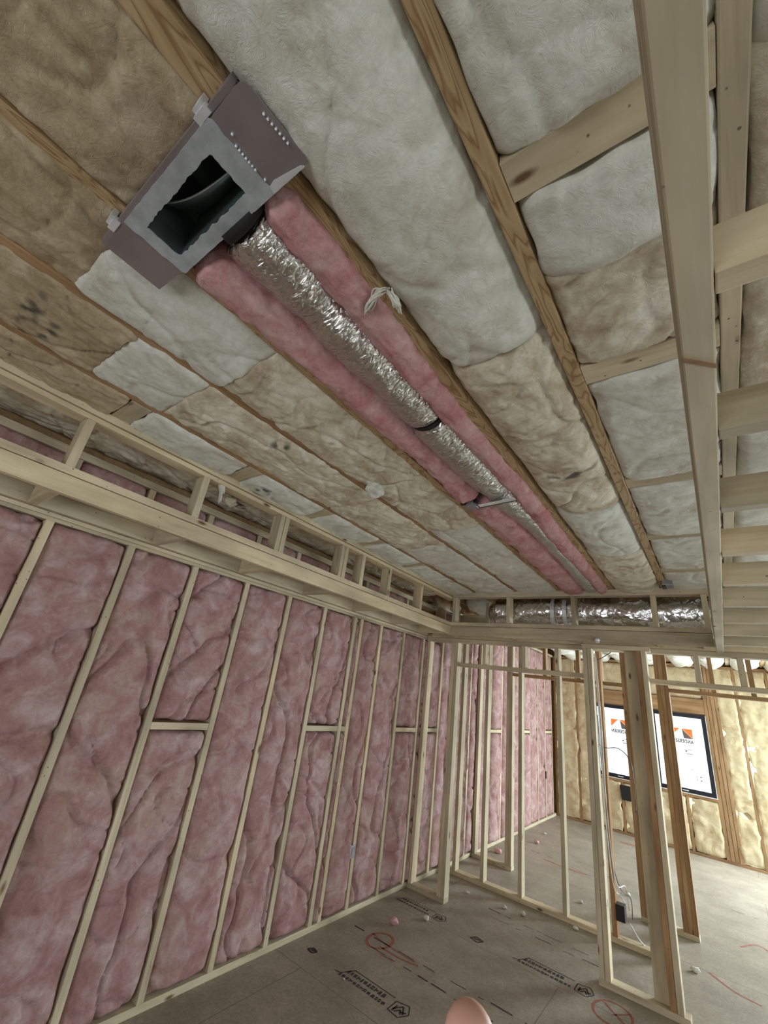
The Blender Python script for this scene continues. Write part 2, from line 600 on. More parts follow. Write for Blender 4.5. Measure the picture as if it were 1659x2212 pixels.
def off_window(name, axis, d, a0, a1, z0, z1):
    """plain framed window in the walls behind and beside the camera"""
    t = 0.05

    def bb(p0, p1, q0, q1, e0, e1):
        return boxm(p0, p1, e0, e1, q0, q1) if axis == 'y' else boxm(e0, e1, p0, p1, q0, q1)
    root = empty(name, ((a0 + a1) / 2, d, z0) if axis == 'y' else (d, (a0 + a1) / 2, z0))
    put(root, kind='structure')
    am = (a0 + a1) / 2
    v, f = merge([bb(a0, a1, z0, z0 + t, d - .03, d + .03), bb(a0, a1, z1 - t, z1, d - .03, d + .03), bb(a0, a0 + t, z0 + t, z1 - t, d - .03, d + .03),
                  bb(a1 - t, a1, z0 + t, z1 - t, d - .03, d + .03), bb(am - t / 2, am + t / 2, z0 + t, z1 - t, d - .03, d + .03)])
    mk('window_frame', v, f, 'black_window_frame', root)
    v, f = bb(a0 + t, a1 - t, z0 + t, z1 - t, d + (0.006 if d > 0 else -0.012), d + (0.012 if d > 0 else -0.006))
    mk('window_pane', v, f, 'window_light', root)


off_window('window_3', 'x', 3.66, 0.3, 2.9, 0.65, 2.05)
off_window('window_4', 'x', 3.66, 6.2, 8.6, 0.8, 2.1)
off_window('window_6', 'y', 9.2, 1.2, 2.6, .75, 1.95)  # unseen window, added to go with the extra far-room lamp
off_window('window_5', 'y', -3.46, -1.5, 1.1, 0.6, 2.0)


# ------------------------------------------------------------------ far windows with maker's stickers
def text_mesh(s, size, name, parent, loc, mat, mirror=True, extrude=0.0006):
    cu = bpy.data.curves.new(name, 'FONT')
    cu.body = s
    cu.size = size
    cu.extrude = extrude
    cu.offset = .003
    cu.align_x = 'LEFT'
    cu.space_character = 1.12
    tmp = bpy.data.objects.new('tmp', cu)
    me = bpy.data.meshes.new_from_object(tmp)
    bpy.data.objects.remove(tmp)
    me.materials.clear()
    me.materials.append(MATS[mat])
    wid = max(v.co.x for v in me.vertices)
    for v in me.vertices:
        x, y, z = v.co
        v.co = Vector(((wid - x) if mirror else x, -z, y))
    o = bpy.data.objects.new(name, me)
    col.objects.link(o)
    o.parent = parent
    o.location = Vector(loc) - parent.location
    return o, wid


def far_window(name, xl, xr, lx, lx2):
    """xl..xr outer frame, lx..lx2 where the sticker stands"""
    z0, z1, t = 0.785, 1.92, 0.056
    y = 9.13
    root = empty(name, ((xl + xr) / 2, y, z0))
    put(root, kind='structure')
    v, f = merge([chamfer_box(xl, xr, y - .03, y + .03, z0, z0 + t, .006), chamfer_box(xl, xr, y - .03, y + .03, z1 - t, z1, .006),
                  chamfer_box(xl, xl + t, y - .03, y + .03, z0 + t, z1 - t, .006), chamfer_box(xr - t, xr, y - .03, y + .03, z0 + t, z1 - t, .006)])
    mk('window_frame', v, f, 'black_window_frame', root)
    v, f = boxm(xl + t, xr - t, y + .008, y + .014, z0 + t, z1 - t)
    mk('window_pane', v, f, 'window_light', root)
    g = .012
    v, f = merge([boxm(xl - g, xr + g, y - .035, y + .1, z0 - g, z0), boxm(xl - g, xl, y - .03, y + .1, z0, z1), boxm(xr, xr + g, y - .03, y + .1, z0, z1)])
    mk('window_sill', v, f, 'reveal_white', root)
    v, f = boxm((xl + xr) / 2 - .05, (xl + xr) / 2 + .03, y - .036, y - .030, z0 + .022, z0 + .034)
    mk('sash_lock', v, f, 'reveal_white', root)
    # sticker: orange triangle | split square, letters below read from behind
    ys = y + .005
    wl = lx2 - lx
    zt, zb = rel(0.005), rel(-0.135)
    a, b2, c2 = lx, lx + wl * .40, lx + wl * .50

    def prism(pts):
        n = len(pts)
        vs = [(p[0], ys, p[1]) for p in pts] + [(p[0], ys + .001, p[1]) for p in pts]
        fs = [list(range(n)), list(range(2 * n - 1, n - 1, -1))] + [[i, i + n, (i + 1) % n + n, (i + 1) % n] for i in range(n)]
        return vs, fs
    mk('sticker_triangle', *prism([(a, zt), (b2, zt), (a, zb + .02)]), 'sticker_orange', root)
    mk('sticker_triangle', *prism([(c2, zt), (lx2, zt), (lx2, zb)]), 'sticker_orange', root)
    mk('sticker_triangle', *prism([(c2 + .002, zt - .006), (lx2 - .004, zb), (c2 + .018, zb)]), 'sticker_grey', root)
    t1, wid = text_mesh('ANDERSEN', .072, 'sticker_lettering', root, (lx, ys, rel(-.205)), 'sticker_grey')
    for vv in t1.data.vertices:
        vv.co.x *= wl / wid
    v, f = merge([boxm(lx2 - .13, lx2 - .03, ys, ys + .001, rel(-.300), rel(-.294)), boxm(lx2 - .125, lx2 - .10, ys, ys + .001, rel(-.33), rel(-.31)),
                  boxm(lx2 - .12, lx2 - .03, ys, ys + .001, rel(-.362), rel(-.352))])
    mk('sticker_small_print', v, f, 'sticker_grey', root)
    v, f = boxm(lx2 - .12, lx2 - .035, ys, ys + .001, rel(-.58), rel(-.37))
    mk('sticker_text_block', v, f, 'sticker_pale', root)
    v, f = merge([boxm(lx2 - .02, lx2 - .015, ys, ys + .001, rel(-.73), rel(-.64)), boxm(lx2 + .025, lx2 + .045, ys, ys + .001, rel(-.665), rel(-.65)),
                  boxm(lx2 + .025, lx2 + .045, ys, ys + .001, rel(-.715), rel(-.70)), boxm(lx2 - .085, lx2 - .045, ys, ys + .001, rel(-.572), rel(-.566))])
    mk('sticker_small_print', v, f, 'sticker_grey', root)


far_window('window_1', -1.885, -1.135, -1.612, -1.332)
far_window('window_2', -0.985, -0.235, -0.715, -0.435)

# ------------------------------------------------------------------ far outer wall: brown studs and spray foam
fs_x = [-2.56, -2.17, -1.93, -1.03, -1.09, -0.21, -0.16, -0.11, -0.06, 0.21, 0.61, 1.02, 1.42, 1.83, 2.24, 2.64, 3.05, 3.46]
full = sorted(x for x in fs_x)
gl = 'brown wall studs between the spray foam panels'
nm = {-0.21: 'brown stud hard against the right far window, leftmost of its pack', -0.16: 'second brown stud in the wide pack right of the far windows',
      -0.11: 'third brown stud in the wide pack right of the far windows', -0.06: 'rightmost brown stud of the pack beside the far window'}
k = 0
for x in full:
    lb = nm.get(x)
    if not lb:
        lb = 'brown stud of the far foam-filled wall, %s from its left corner' % ORD[k]
    k += 1
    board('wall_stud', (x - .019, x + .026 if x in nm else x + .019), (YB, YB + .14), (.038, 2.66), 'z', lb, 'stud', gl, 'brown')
for x, wn in ((-1.51, 'left'), (-0.61, 'right')):
    board('wall_stud', (x - .019, x + .019), (YB + .002, YB + .14), (.038, .74), 'z', 'short brown cripple stud under the %s far window' % wn, 'stud', gl, 'brown')
    board('window_sill_plate', (x - .385, x + .385), (YB, YB + .14), (.735, .772), 'x', 'rough sill board carrying the %s far window' % wn, 'board', 'rough sill boards', 'brown')
    board('window_header', (x - .385, x + .385), (YB + .002, YB + .14), (1.94, 2.16), 'x', 'brown header board above the %s far window' % wn, 'board', 'window headers', 'brown')
board('sole_plate', (-2.58, 3.6), (YB, YB + .14), (0, .038), 'x', 'brown sole plate on the floor under the foam-filled far wall', 'plate', None, 'brown')
board('wall_top_plate', (-2.58, 3.6), (YB, YB + .14), (2.66, 2.70), 'x', 'top plate above the foam-filled far wall', 'plate', None, 'brown')
bays = []
for i in range(len(full) - 1):
    a, b2 = full[i] + .012, full[i + 1] - .012
    if 1.1 < (a + b2) / 2 < 2.7:
        continue
    if b2 - a < .06:
        continue
    bays.append((a, b2))
for i, (a, b2) in enumerate(bays):
    inwin = (-1.90 < (a + b2) / 2 < -1.13) or (-1.0 < (a + b2) / 2 < -0.22)
    if inwin:
        c2 = -1.51 if a < -1.2 else -0.61
        wn = 'left' if a < -1.2 else 'right'
        for j, (p, q) in enumerate(((a, c2 - .02), (c2 + .02, b2))):
            batt('spray_foam_panel', (p, q), (.045, .73), YB - .004, .012, '-y', 'spray_foam', 40 + i * 3 + j, .02, .0, .012, .04, .016, ragged=.03,
                 label='cream spray foam below the %s far window, %s half' % (wn, ('left', 'right')[j]), group='spray foam fillings of the far wall')
        batt('spray_foam_panel', (a, b2), (2.165, 2.655), YB + .02, .1, '-y', 'spray_foam', 60 + i, .03, .0, .03, .03, .02,
             label='cream spray foam above the header of the %s far window' % wn, group='spray foam fillings of the far wall')
    else:
        batt('spray_foam_panel', (a, b2), (.045, 2.655), YB - .004, .012, '-y', 'spray_foam', 80 + i, .02, .0, .012, .04, .016, ragged=.03,
             label='cream spray foam strip of the far wall, %s bay from its left corner' % ORD[i], group='spray foam fillings of the far wall')

# ------------------------------------------------------------------ left wall: studs, pink batts, fire blocks
ZP = rel(.554)                                   # underside of the plate on top of the left wall studs
ys = [.13 + .4064 * k for k in range(-2, 11)]
near_studs = ys + [3.07]
near_studs = sorted(near_studs)
pack = [4.30, 4.345]
far_studs = [4.64, 5.00, 5.44, 5.66, 6.10, 6.51, 6.91, 7.32, 7.73, 8.13, 8.54, 8.94]
studs = [(y, 'near') for y in near_studs] + [(y, 'pack') for y in pack] + [(y, 'far') for y in far_studs]
kn = kp = kf = 0
for y, w_ in studs:
    if w_ == 'near':
        lb = 'pale stud of the pink left wall, %s from the camera end' % ORD[kn]
        kn += 1
    elif w_ == 'pack':
        lb = '%s stud of the post pack where the left wall meets the first partition' % ('nearer', 'farther')[kp]
        kp += 1
    else:
        lb = 'left wall stud beyond the first partition, %s going deeper' % ORD[kf]
        kf += 1
    zt = ZP if w_ != 'far' else 2.66
    board('wall_stud', (XW - .14, XW), (y - .019, y + .019), (.038, zt), 'z', lb, 'stud', 'studs of the left wall')
board('sole_plate', (XW - .14, XW), (-1.5, 9.09), (0, .038), 'y', 'long sole plate on the floor under the pink left wall', 'plate')
board('wall_top_plate', (XW - .14, XW), (-1.5, 4.44), (ZP, ZP + .019), 'y', 'thin lower layer of the plate capping the left wall studs, orange lit edge', 'plate', 'plates capping the left wall', 'wood')
board('wall_top_plate', (XW - .14, XW + .003), (-1.5, 4.44), (ZP + .020, ZP + .041), 'y', 'upper layer of the plate capping the left wall studs', 'plate', 'plates capping the left wall', 'wood')
board('wall_top_plate', (XW - .14, XW), (4.44, 9.09), (2.66, 2.70), 'y', 'top plate of the left wall beyond the partitions', 'plate', None, 'wood')
ups = [y for y in near_studs if y < 4.1]
for k, y in enumerate(ups):
    board('cripple_stud', (XW - .14, XW), (y - .019, y + .019), (ZP + .042, 2.60), 'z', 'short stud of the upper pink strip behind the left bulkhead, %s from the camera end' % ORD[k], 'stud', 'short studs behind the bulkhead')
board('wall_top_plate', (XW - .14, XW + .002), (-1.5, 4.44), (2.602, 2.645), 'y', 'top plate near the ceiling behind the left bulkhead, brown gaps above it', 'plate')
ls = sorted([s[0] for s in studs])
zb = rel(-.355)
def near_index(y):
    return min(range(len(ls)), key=lambda q: abs(ls[q] - y))
blist = [(1.349, 'short fire block across a left wall bay, nearest to the camera'), (2.568, 'fire block across the left wall bay just before the doubled studs'),
         (2.975, 'tiny fire block between the doubled studs of the left wall'), (3.788, 'fire block in the last left wall bay before the corner post'),
         (4.345, 'fire block in the left wall just past the first partition'), (6.10, 'sunlit fire block in the left wall past the closets, nearest of the three'),
         (7.32, 'sunlit fire block in the left wall past the closets, middle of the three'), (8.54, 'sunlit fire block in the left wall closest to the far corner')]
bset = {}
for y, lab in blist:
    i = near_index(y)
    bset[i] = lab
    board('fire_block', (XW - .14, XW - .002), (ls[i] + .02, ls[i + 1] - .02), (zb - .032, zb + .006), 'y', lab, 'block', 'fire blocks of the left wall')
nb = 0
for i in range(len(ls) - 1):
    a, b2 = ls[i] + .021, ls[i + 1] - .021
    if b2 - a < .035:
        continue
    nb += 1
    isfar = a > 4.4
    zt = 2.655 if isfar else ZP - .003
    segs = [(.048, zb - .044), (zb + .018, zt)] if i in bset else [(.048, zt)]
    for j, (p, q) in enumerate(segs):
        where = '' if len(segs) == 1 else (' below its block' if j == 0 else ' above its block')
        big = .03 if 5.5 < a < 6.2 or 6.5 < a < 7.4 else 0
        lb = 'pink batt in the %s left wall bay from the camera end%s' % (ORD[nb - 1], where)
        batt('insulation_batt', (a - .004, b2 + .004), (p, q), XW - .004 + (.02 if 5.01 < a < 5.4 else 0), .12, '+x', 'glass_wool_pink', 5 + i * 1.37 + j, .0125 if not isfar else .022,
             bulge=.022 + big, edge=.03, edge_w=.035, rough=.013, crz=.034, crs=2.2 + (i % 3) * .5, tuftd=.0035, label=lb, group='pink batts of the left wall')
for k in range(len(ups) - 1):
    a, b2 = ups[k] + .02, ups[k + 1] - .02
    if b2 - a < .06:
        continue
    batt('insulation_batt', (a, b2), (ZP + .043, 2.60), XW - .008, .12, '+x', 'glass_wool_pink', 150 + k, .02, .02, .02, .03, .015, crz=.015,
         label='low pink batt above the plate behind the left bulkhead, %s from the camera end' % ORD[k], group='pink batts behind the bulkhead')
# outlet box let into the left wall
v, f = merge([chamfer_box(XW - .06, XW + .006, 3.33, 3.39, .37, .46, .004), boxm(XW + .006, XW + .009, 3.345, 3.375, .39, .44)])
put(mk('outlet_box', v, f, 'grey_can_metal'), 'small dark outlet box torn into the pink left wall near the floor', 'electrical box')

# ------------------------------------------------------------------ ceiling joists
jx = [(-2.36, 'tight against the left wall, above the left bulkhead'), (-1.95, 'running beside the left bulkhead'), (-1.51, 'third from the left wall, half buried in batts'),
      (-1.10, 'on the left side of the pink-lined duct bay'), (-.68, 'on the right side of the pink-lined duct bay'), (-.27, 'with swirled brown grain between the two bare batt bays'),
      (.14, 'just right of the low rim board'), (.55, 'out to the right over the lowered ceiling'), (.96, 'second out to the right over the lowered ceiling'), (1.37, 'third out to the right over the lowered ceiling'),
      (1.78, 'fourth out to the right'), (2.2, 'fifth out to the right'), (2.62, 'sixth out to the right'), (3.04, 'seventh out to the right')]
for x, t_ in jx:
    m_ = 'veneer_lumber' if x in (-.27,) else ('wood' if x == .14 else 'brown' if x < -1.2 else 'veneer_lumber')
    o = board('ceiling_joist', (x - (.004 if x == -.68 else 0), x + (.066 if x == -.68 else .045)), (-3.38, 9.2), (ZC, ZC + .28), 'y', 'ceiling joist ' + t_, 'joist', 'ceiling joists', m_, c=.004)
gb = 'flat blocks between the ceiling joists'
for k, y in enumerate((.494, 1.18, 2.03, 2.79, 3.52)):
    board('joist_block', (-.224, .139), (y, y + .09), (ZC + .002, ZC + .04), 'x', 'flat wood block beside the swirled joist, %s from the camera' % ORD[k], 'block', gb)
for k, y in enumerate((.49, 1.145, 1.76, 2.37, 2.98, 3.6)):
    board('joist_block', (-2.27, -1.951), (y, y + .09), (ZC - .002, ZC + .036), 'x', 'flat wood block tying the left bulkhead to the next joist, %s from the camera' % ORD[k], 'block', gb)

# ceiling batts : (x0, x1, y0, y1, material, bulge, description, ink)
cb = [
    (-.613, -.271, -1.2, .97, 'glass_wool_white', .055, 'large white ceiling batt right of the duct, nearest to the camera', ()),
    (-.613, -.271, .97, 2.26, 'glass_wool_cream', .055, 'cream ceiling batt with a dark smudge in the bay right of the duct', ((-.44, 1.79, .15, .05),)),
    (-.613, -.271, 2.26, 3.05, 'glass_wool_white', .045, 'pale ceiling batt beyond the smudged one, right of the duct', ()),
    (-.613, -.271, 3.05, 4.6, 'glass_wool_cream', .04, 'cream ceiling batt right of the duct, against the rear bulkhead', ()),
    (-.224, .139, -1.2, .49, 'glass_wool_white', .012, 'white batt between swirled joist and rim board, nearest to the camera', ()),
    (-.224, .139, .59, .80, 'glass_wool_white', .03, 'puffy white batt just past the nearest flat block', ()),
    (-.224, .139, .80, 1.175, 'glass_wool_cream', .015, 'tan crumpled batt just before the second flat block', ()),
    (-.224, .139, 1.275, 2.025, 'glass_wool_white', .02, 'off-white batt between the second and third flat blocks', ()),
    (-.224, .139, 2.125, 2.785, 'glass_wool_white', .02, 'white batt between the third and fourth flat blocks', ()),
    (-.224, .139, 2.885, 3.515, 'glass_wool_white', .015, 'white batt between the fourth and fifth flat blocks', ()),
    (-.224, .139, 3.615, 4.6, 'glass_wool_white', .012, 'white batt past the fifth flat block with an electrical box in front', ()),
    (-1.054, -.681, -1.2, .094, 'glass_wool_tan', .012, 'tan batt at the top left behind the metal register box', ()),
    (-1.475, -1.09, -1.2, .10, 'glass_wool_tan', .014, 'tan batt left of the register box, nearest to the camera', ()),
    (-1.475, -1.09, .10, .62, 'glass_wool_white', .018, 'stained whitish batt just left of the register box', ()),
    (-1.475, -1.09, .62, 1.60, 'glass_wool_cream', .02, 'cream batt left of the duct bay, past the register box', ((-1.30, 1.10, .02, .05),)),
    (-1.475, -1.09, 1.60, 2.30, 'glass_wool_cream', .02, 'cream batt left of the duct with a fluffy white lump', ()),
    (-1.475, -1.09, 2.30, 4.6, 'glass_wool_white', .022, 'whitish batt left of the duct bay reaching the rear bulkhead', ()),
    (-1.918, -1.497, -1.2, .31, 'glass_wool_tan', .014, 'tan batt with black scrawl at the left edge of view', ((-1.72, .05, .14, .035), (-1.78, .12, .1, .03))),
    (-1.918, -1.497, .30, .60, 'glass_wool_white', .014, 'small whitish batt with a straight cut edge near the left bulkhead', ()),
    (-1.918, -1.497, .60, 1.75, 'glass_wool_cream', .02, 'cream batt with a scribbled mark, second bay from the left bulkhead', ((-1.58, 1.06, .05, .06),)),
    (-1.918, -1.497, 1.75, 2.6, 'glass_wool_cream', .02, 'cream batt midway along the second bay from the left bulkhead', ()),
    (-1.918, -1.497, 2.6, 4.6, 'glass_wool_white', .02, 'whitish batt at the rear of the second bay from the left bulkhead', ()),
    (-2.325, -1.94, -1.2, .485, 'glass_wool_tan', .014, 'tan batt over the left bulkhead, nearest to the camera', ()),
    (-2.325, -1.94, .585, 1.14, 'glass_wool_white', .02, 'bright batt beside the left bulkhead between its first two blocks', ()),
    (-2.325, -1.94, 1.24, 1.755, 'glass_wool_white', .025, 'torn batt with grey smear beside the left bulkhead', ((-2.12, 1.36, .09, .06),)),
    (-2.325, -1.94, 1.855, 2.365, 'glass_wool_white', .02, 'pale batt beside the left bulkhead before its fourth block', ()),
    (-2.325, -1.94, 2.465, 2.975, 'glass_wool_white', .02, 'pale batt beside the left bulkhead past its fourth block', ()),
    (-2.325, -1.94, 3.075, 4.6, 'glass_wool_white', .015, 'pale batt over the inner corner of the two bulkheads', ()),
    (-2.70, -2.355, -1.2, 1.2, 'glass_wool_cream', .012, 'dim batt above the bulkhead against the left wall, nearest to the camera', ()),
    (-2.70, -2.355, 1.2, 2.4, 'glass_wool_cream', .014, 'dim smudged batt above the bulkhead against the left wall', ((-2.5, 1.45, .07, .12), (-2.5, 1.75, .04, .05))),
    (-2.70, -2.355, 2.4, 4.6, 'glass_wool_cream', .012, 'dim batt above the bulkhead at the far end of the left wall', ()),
    (.186, .549, -1.2, .55, 'glass_wool_white', .01, 'grey-white batt above the lowered ceiling, nearest to the camera', ()),
    (.186, .549, .55, 1.6, 'glass_wool_cream', .01, 'stained batt above the lowered ceiling, past the first cross joist', ()),
    (.186, .549, 1.6, 4.6, 'glass_wool_white', .01, 'pale batt above the far part of the lowered ceiling', ()),
    (.596, .959, -1.2, 4.6, 'glass_wool_white', .01, 'batt in the second bay above the lowered ceiling', ()),
    (1.006, 1.369, -1.2, 4.6, 'glass_wool_white', .01, 'batt in the third bay above the lowered ceiling', ()),
]
for k, (x0, x1, y0, y1, m_, bl, lb, ink) in enumerate(cb):
    near = x1 < .2
    y1 = 4.10 if y1 == 4.6 else y1 + (.012 if y1 < 4 and any(abs(c_[2] - y1) < .001 and c_[0] == x0 for c_ in cb) else 0)
    plump = bl > .04
    left = x1 < -1.05
    ov = .005 if left else 0.0
    z_ = ZC + .004 if plump else (ZC - .004 if left else ZC - .003)
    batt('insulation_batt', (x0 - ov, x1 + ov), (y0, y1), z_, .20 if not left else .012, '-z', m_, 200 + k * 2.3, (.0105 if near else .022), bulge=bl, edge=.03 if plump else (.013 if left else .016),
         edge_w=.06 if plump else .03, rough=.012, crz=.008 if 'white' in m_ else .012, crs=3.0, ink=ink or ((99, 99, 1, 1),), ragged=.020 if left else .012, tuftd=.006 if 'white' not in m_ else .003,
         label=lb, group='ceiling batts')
# ceiling batts of the room beyond the partitions (one per bay)
xs = [j[0] for j in jx]
for k in range(len(xs) - 1):
    batt('insulation_batt', (xs[k] + (.072 if xs[k] == -.68 else .05), xs[k + 1] - .008), (4.62, 9.08), ZC - .02, .2, '-z', 'glass_wool_white', 300 + k, .035, bulge=.06, edge=.03, edge_w=.06, rough=.05, ragged=0,
         label='bright white batt over the room beyond the partitions, %s bay from the left wall' % ORD[k], group='ceiling batts over the far room')


# fluff hanging from the ceiling and lying on the floor
def tuft(name, loc, sx, sy, sz, mat, label, cat, group=None, seed=0, sub=3):
    bm = bmesh.new()
    bmesh.ops.create_icosphere(bm, subdivisions=sub, radius=1.0)
    for v in bm.verts:
        n = v.co.normalized()
        d = 1 + .55 * noise.noise(n * 1.7 + Vector((seed, 0, 0))) + .3 * noise.noise(n * 4.1 + Vector((0, seed, 0)))
        v.co = Vector((n.x * sx * d, n.y * sy * d, n.z * sz * d))
    zmin = min(v.co.z for v in bm.verts)
    vs = [(v.co.x + loc[0], v.co.y + loc[1], v.co.z + loc[2] - (zmin if loc[2] == 0 else 0)) for v in bm.verts]
    fs = [[v.index for v in f.verts] for f in bm.faces]
    bm.free()
    return put(mk(name, vs, fs, mat, smooth=True), label, cat, group)


tuft('insulation_tuft', (-1.40, 1.60, ZC - .03), .05, .06, .04, 'glass_wool_white', 'round white fluff lump bulging from the ceiling left of the duct', 'insulation', 'fluff hanging from the ceiling', 3)


def wisp(ctrl, n, spread, r, label, seed):
    # a loose bundle of short curled fibres following a line
    rr = random.Random(seed)
    parts = []
    for k in range(n):
        o = Vector((rr.uniform(-1, 1), rr.uniform(-1, 1), rr.uniform(-1, 1))) * spread
        pts = []
        for i, p in enumerate(ctrl):
            j = Vector((rr.uniform(-1, 1), rr.uniform(-1, 1), rr.uniform(-1, 1))) * spread * .8
            pts.append(Vector(p) + o * (.4 + .6 * i / len(ctrl)) + j)
        a_, b_ = sorted((rr.uniform(0, .3), rr.uniform(.6, 1)))
        pp = smoothpath(pts, 5)
        pp = pp[int(a_ * len(pp)):max(int(b_ * len(pp)), int(a_ * len(pp)) + 4)]
        m_ = len(pp) - 1
        parts.append(tube([tuple(q) for q in pp], [r * (.35 + .9 * math.sin(PI * (i + .3) / (m_ + .6))) for i in range(m_ + 1)], 6))
    v, f = merge(parts)
    return put(mk('insulation_wisp', v, f, 'glass_wool_white', smooth=True), label, 'insulation', 'fluff hanging from the ceiling')


wisp([(-2.20, 1.13, ZC - .02), (-2.205, 1.15, ZC - .07), (-2.21, 1.165, ZC - .12), (-2.215, 1.17, ZC - .18)], 24, .012, .004, 'long white fluff strand dangling over the left bulkhead rail', 5)
wisp([(-.685, .625, ZC - .045), (-.65, .605, ZC - .042), (-.615, .59, ZC - .035), (-.58, .60, ZC - .03)], 22, .010, .0026, 'thin white wisp crossing the joist right of the duct', 8)
wisp([(-.585, .60, ZC - .03), (-.580, .635, ZC - .045), (-.590, .665, ZC - .05)], 18, .011, .003, 'small white wisp curling beside the one that crosses the duct joist', 9)
tuft('insulation_tuft', (-2.40, 1.33, ZC - .05), .045, .05, .04, 'glass_wool_cream', 'cream fluff clump sagging behind the left bulkhead rail', 'insulation', 'fluff hanging from the ceiling', 12)
fl = [(-2.27, 3.593, .040, 'largest pink-white fluff scrap on the near floor, below the left wall'), (-2.146, 3.877, .028, 'fluff scrap beside the farthest floor stamp'),
      (-1.643, 4.70, .026, 'fluff scrap just in front of the long closet sole plate'), (-1.803, 4.68, .022, 'small brownish scrap in front of the closet sole plate'),
      (-2.157, 4.662, .018, 'tiny scrap behind the left closet post'), (-2.435, 6.07, .05, 'pink fluff scrap on the bright floor by the left wall'),
      (-.426, 5.009, .03, 'pale scrap right of the post pack in its shadow'), (-2.255, 6.997, .035, 'pinkish scrap out on the bright floor'),
      (-1.601, 5.083, .018, 'tiny scrap just behind the closet sole plate'), (-1.35, 5.5, .02, 'small white scrap between the two rear partitions'),
      (-1.25, 4.86, .022, 'white chip near the middle of the closet sole plate'), (-1.05, 6.2, .02, 'dark scrap on the bright floor beyond the closets'), (-2.33, 7.6, .02, 'dark little scrap farthest out on the bright floor'),
      (-2.09, 2.80, .007, 'tiny white speck on the large black floor stamp')]
for k, (x, y, s, lb) in enumerate(fl):
    tuft('fluff_scrap', (x, y, 0), s, s * .7, s * .55, 'glass_wool_duct_pink' if 'pink' in lb else 'glass_wool_white', lb, 'scrap', 'scraps on the floor', 20 + k, 2)

# ------------------------------------------------------------------ left bulkhead (dropped frame along the left wall)
XS = -2.181
gL = 'framing of the left bulkhead'
board('rim_board', (XS - T, XS), (-1.5, 4.22), (rel(.595), rel(.682)), 'y', 'broad rim board along the bottom of the left bulkhead', 'board', gL)
board('bulkhead_plate', (XS - .089, XS + .002), (-1.5, 4.04), (rel(.686), rel(.722)), 'y', 'flat plate lying on the rim of the left bulkhead', 'plate', gL)
board('bulkhead_rail', (XS - .075, XS), (-1.5, 4.12), (rel(1.003), rel(1.040)), 'y', 'upper rail of the left bulkhead tight under the joists', 'board', gL)
board('bulkhead_rail', (XS - .089, XS - .004), (-1.5, 4.12), (rel(.972), rel(.997)), 'y', 'lower rail of the left bulkhead, split from the upper by a dark gap', 'board', gL, twist=.0008)
board('bulkhead_ledger', (XW, XW + .036), (-1.5, 4.2), (rel(.597), rel(.684)), 'y', 'ledger board nailed along the left wall under the bulkhead', 'board', gL)
ky = [-.18, .412, 1.024, 1.605, 1.645, 2.228, 2.268, 2.482, 2.86, 3.40]
for k, y in enumerate(ky):
    if y < 0:
        continue
    board('bulkhead_stud', (XS - .089, XS - .002), (y, y + (.036 if k in (3, 4, 5, 6) else T)), (rel(.722), rel(.971)), 'z', 'short upright in the face of the left bulkhead, %s from the camera' % ORD[k - 1], 'stud', 'uprights of the left bulkhead')
for k, y in enumerate((-.19, .43, 1.04, 1.65, 2.26, 2.87, 3.48, 4.0)):
    board('bulkhead_joist', (XW + .036, XS - T), (y - .019, y + .019), (rel(.595), rel(.684)), 'x', 'short cross joist under the left bulkhead, %s from the camera end' % ORD[k], 'joist', 'cross joists of the left bulkhead')

# ------------------------------------------------------------------ rear bulkhead
YS = 4.04
gR = 'framing of the rear bulkhead'
board('rim_board', (XS, .022), (YS, YS + T), (rel(.588), rel(.684)), 'x', 'broad rim board along the bottom of the rear bulkhead', 'board', gR)
board('bulkhead_plate', (XS, .022), (YS - .002, YS + .089), (rel(.687), rel(.723)), 'x', 'flat plate lying on the rim of the rear bulkhead', 'plate', gR)
board('bulkhead_rail', (XS, .12), (YS, YS + .089), (rel(.985), rel(1.038)), 'x', 'top rail of the rear bulkhead under the joists', 'board', gR)
for k, x in enumerate((-2.176, -1.58, -.975, -.355, -.016)):
    board('bulkhead_stud', (x, x + T), (YS + .001, YS + .088), (rel(.724), rel(.984)), 'z', 'short upright in the face of the rear bulkhead, %s from its left corner' % ORD[k], 'stud', 'uprights of the rear bulkhead')
for k, x in enumerate((-1.55, -.95, -.33, -.03)):
    board('bulkhead_joist', (x - .019, x + .019), (YS + T, 4.215), (rel(.588), rel(.676)), 'y', 'short cross joist under the rear bulkhead, %s from its left corner' % ORD[k], 'joist', 'cross joists of the rear bulkhead')
board('bulkhead_ledger', (-2.5, 3.5), (4.215, 4.25), (rel(.585), rel(.674)), 'x', 'ledger board along the first partition behind the rear bulkhead', 'board', gR)
board('closet_board', (-2.50, -1.75), (4.80, 4.84), (rel(.70), rel(.92)), 'x', 'wide board seen inside the left end of the rear bulkhead', 'board')
for k, x in enumerate((-2.42, -2.02)):
    board('closet_upright', (x, x + T), (4.55, 4.64), (rel(.62), rel(1.04)), 'z', 'upright inside the rear bulkhead, left of the big duct, %s one' % ('left', 'right')[k], 'stud', 'uprights inside the rear bulkhead')

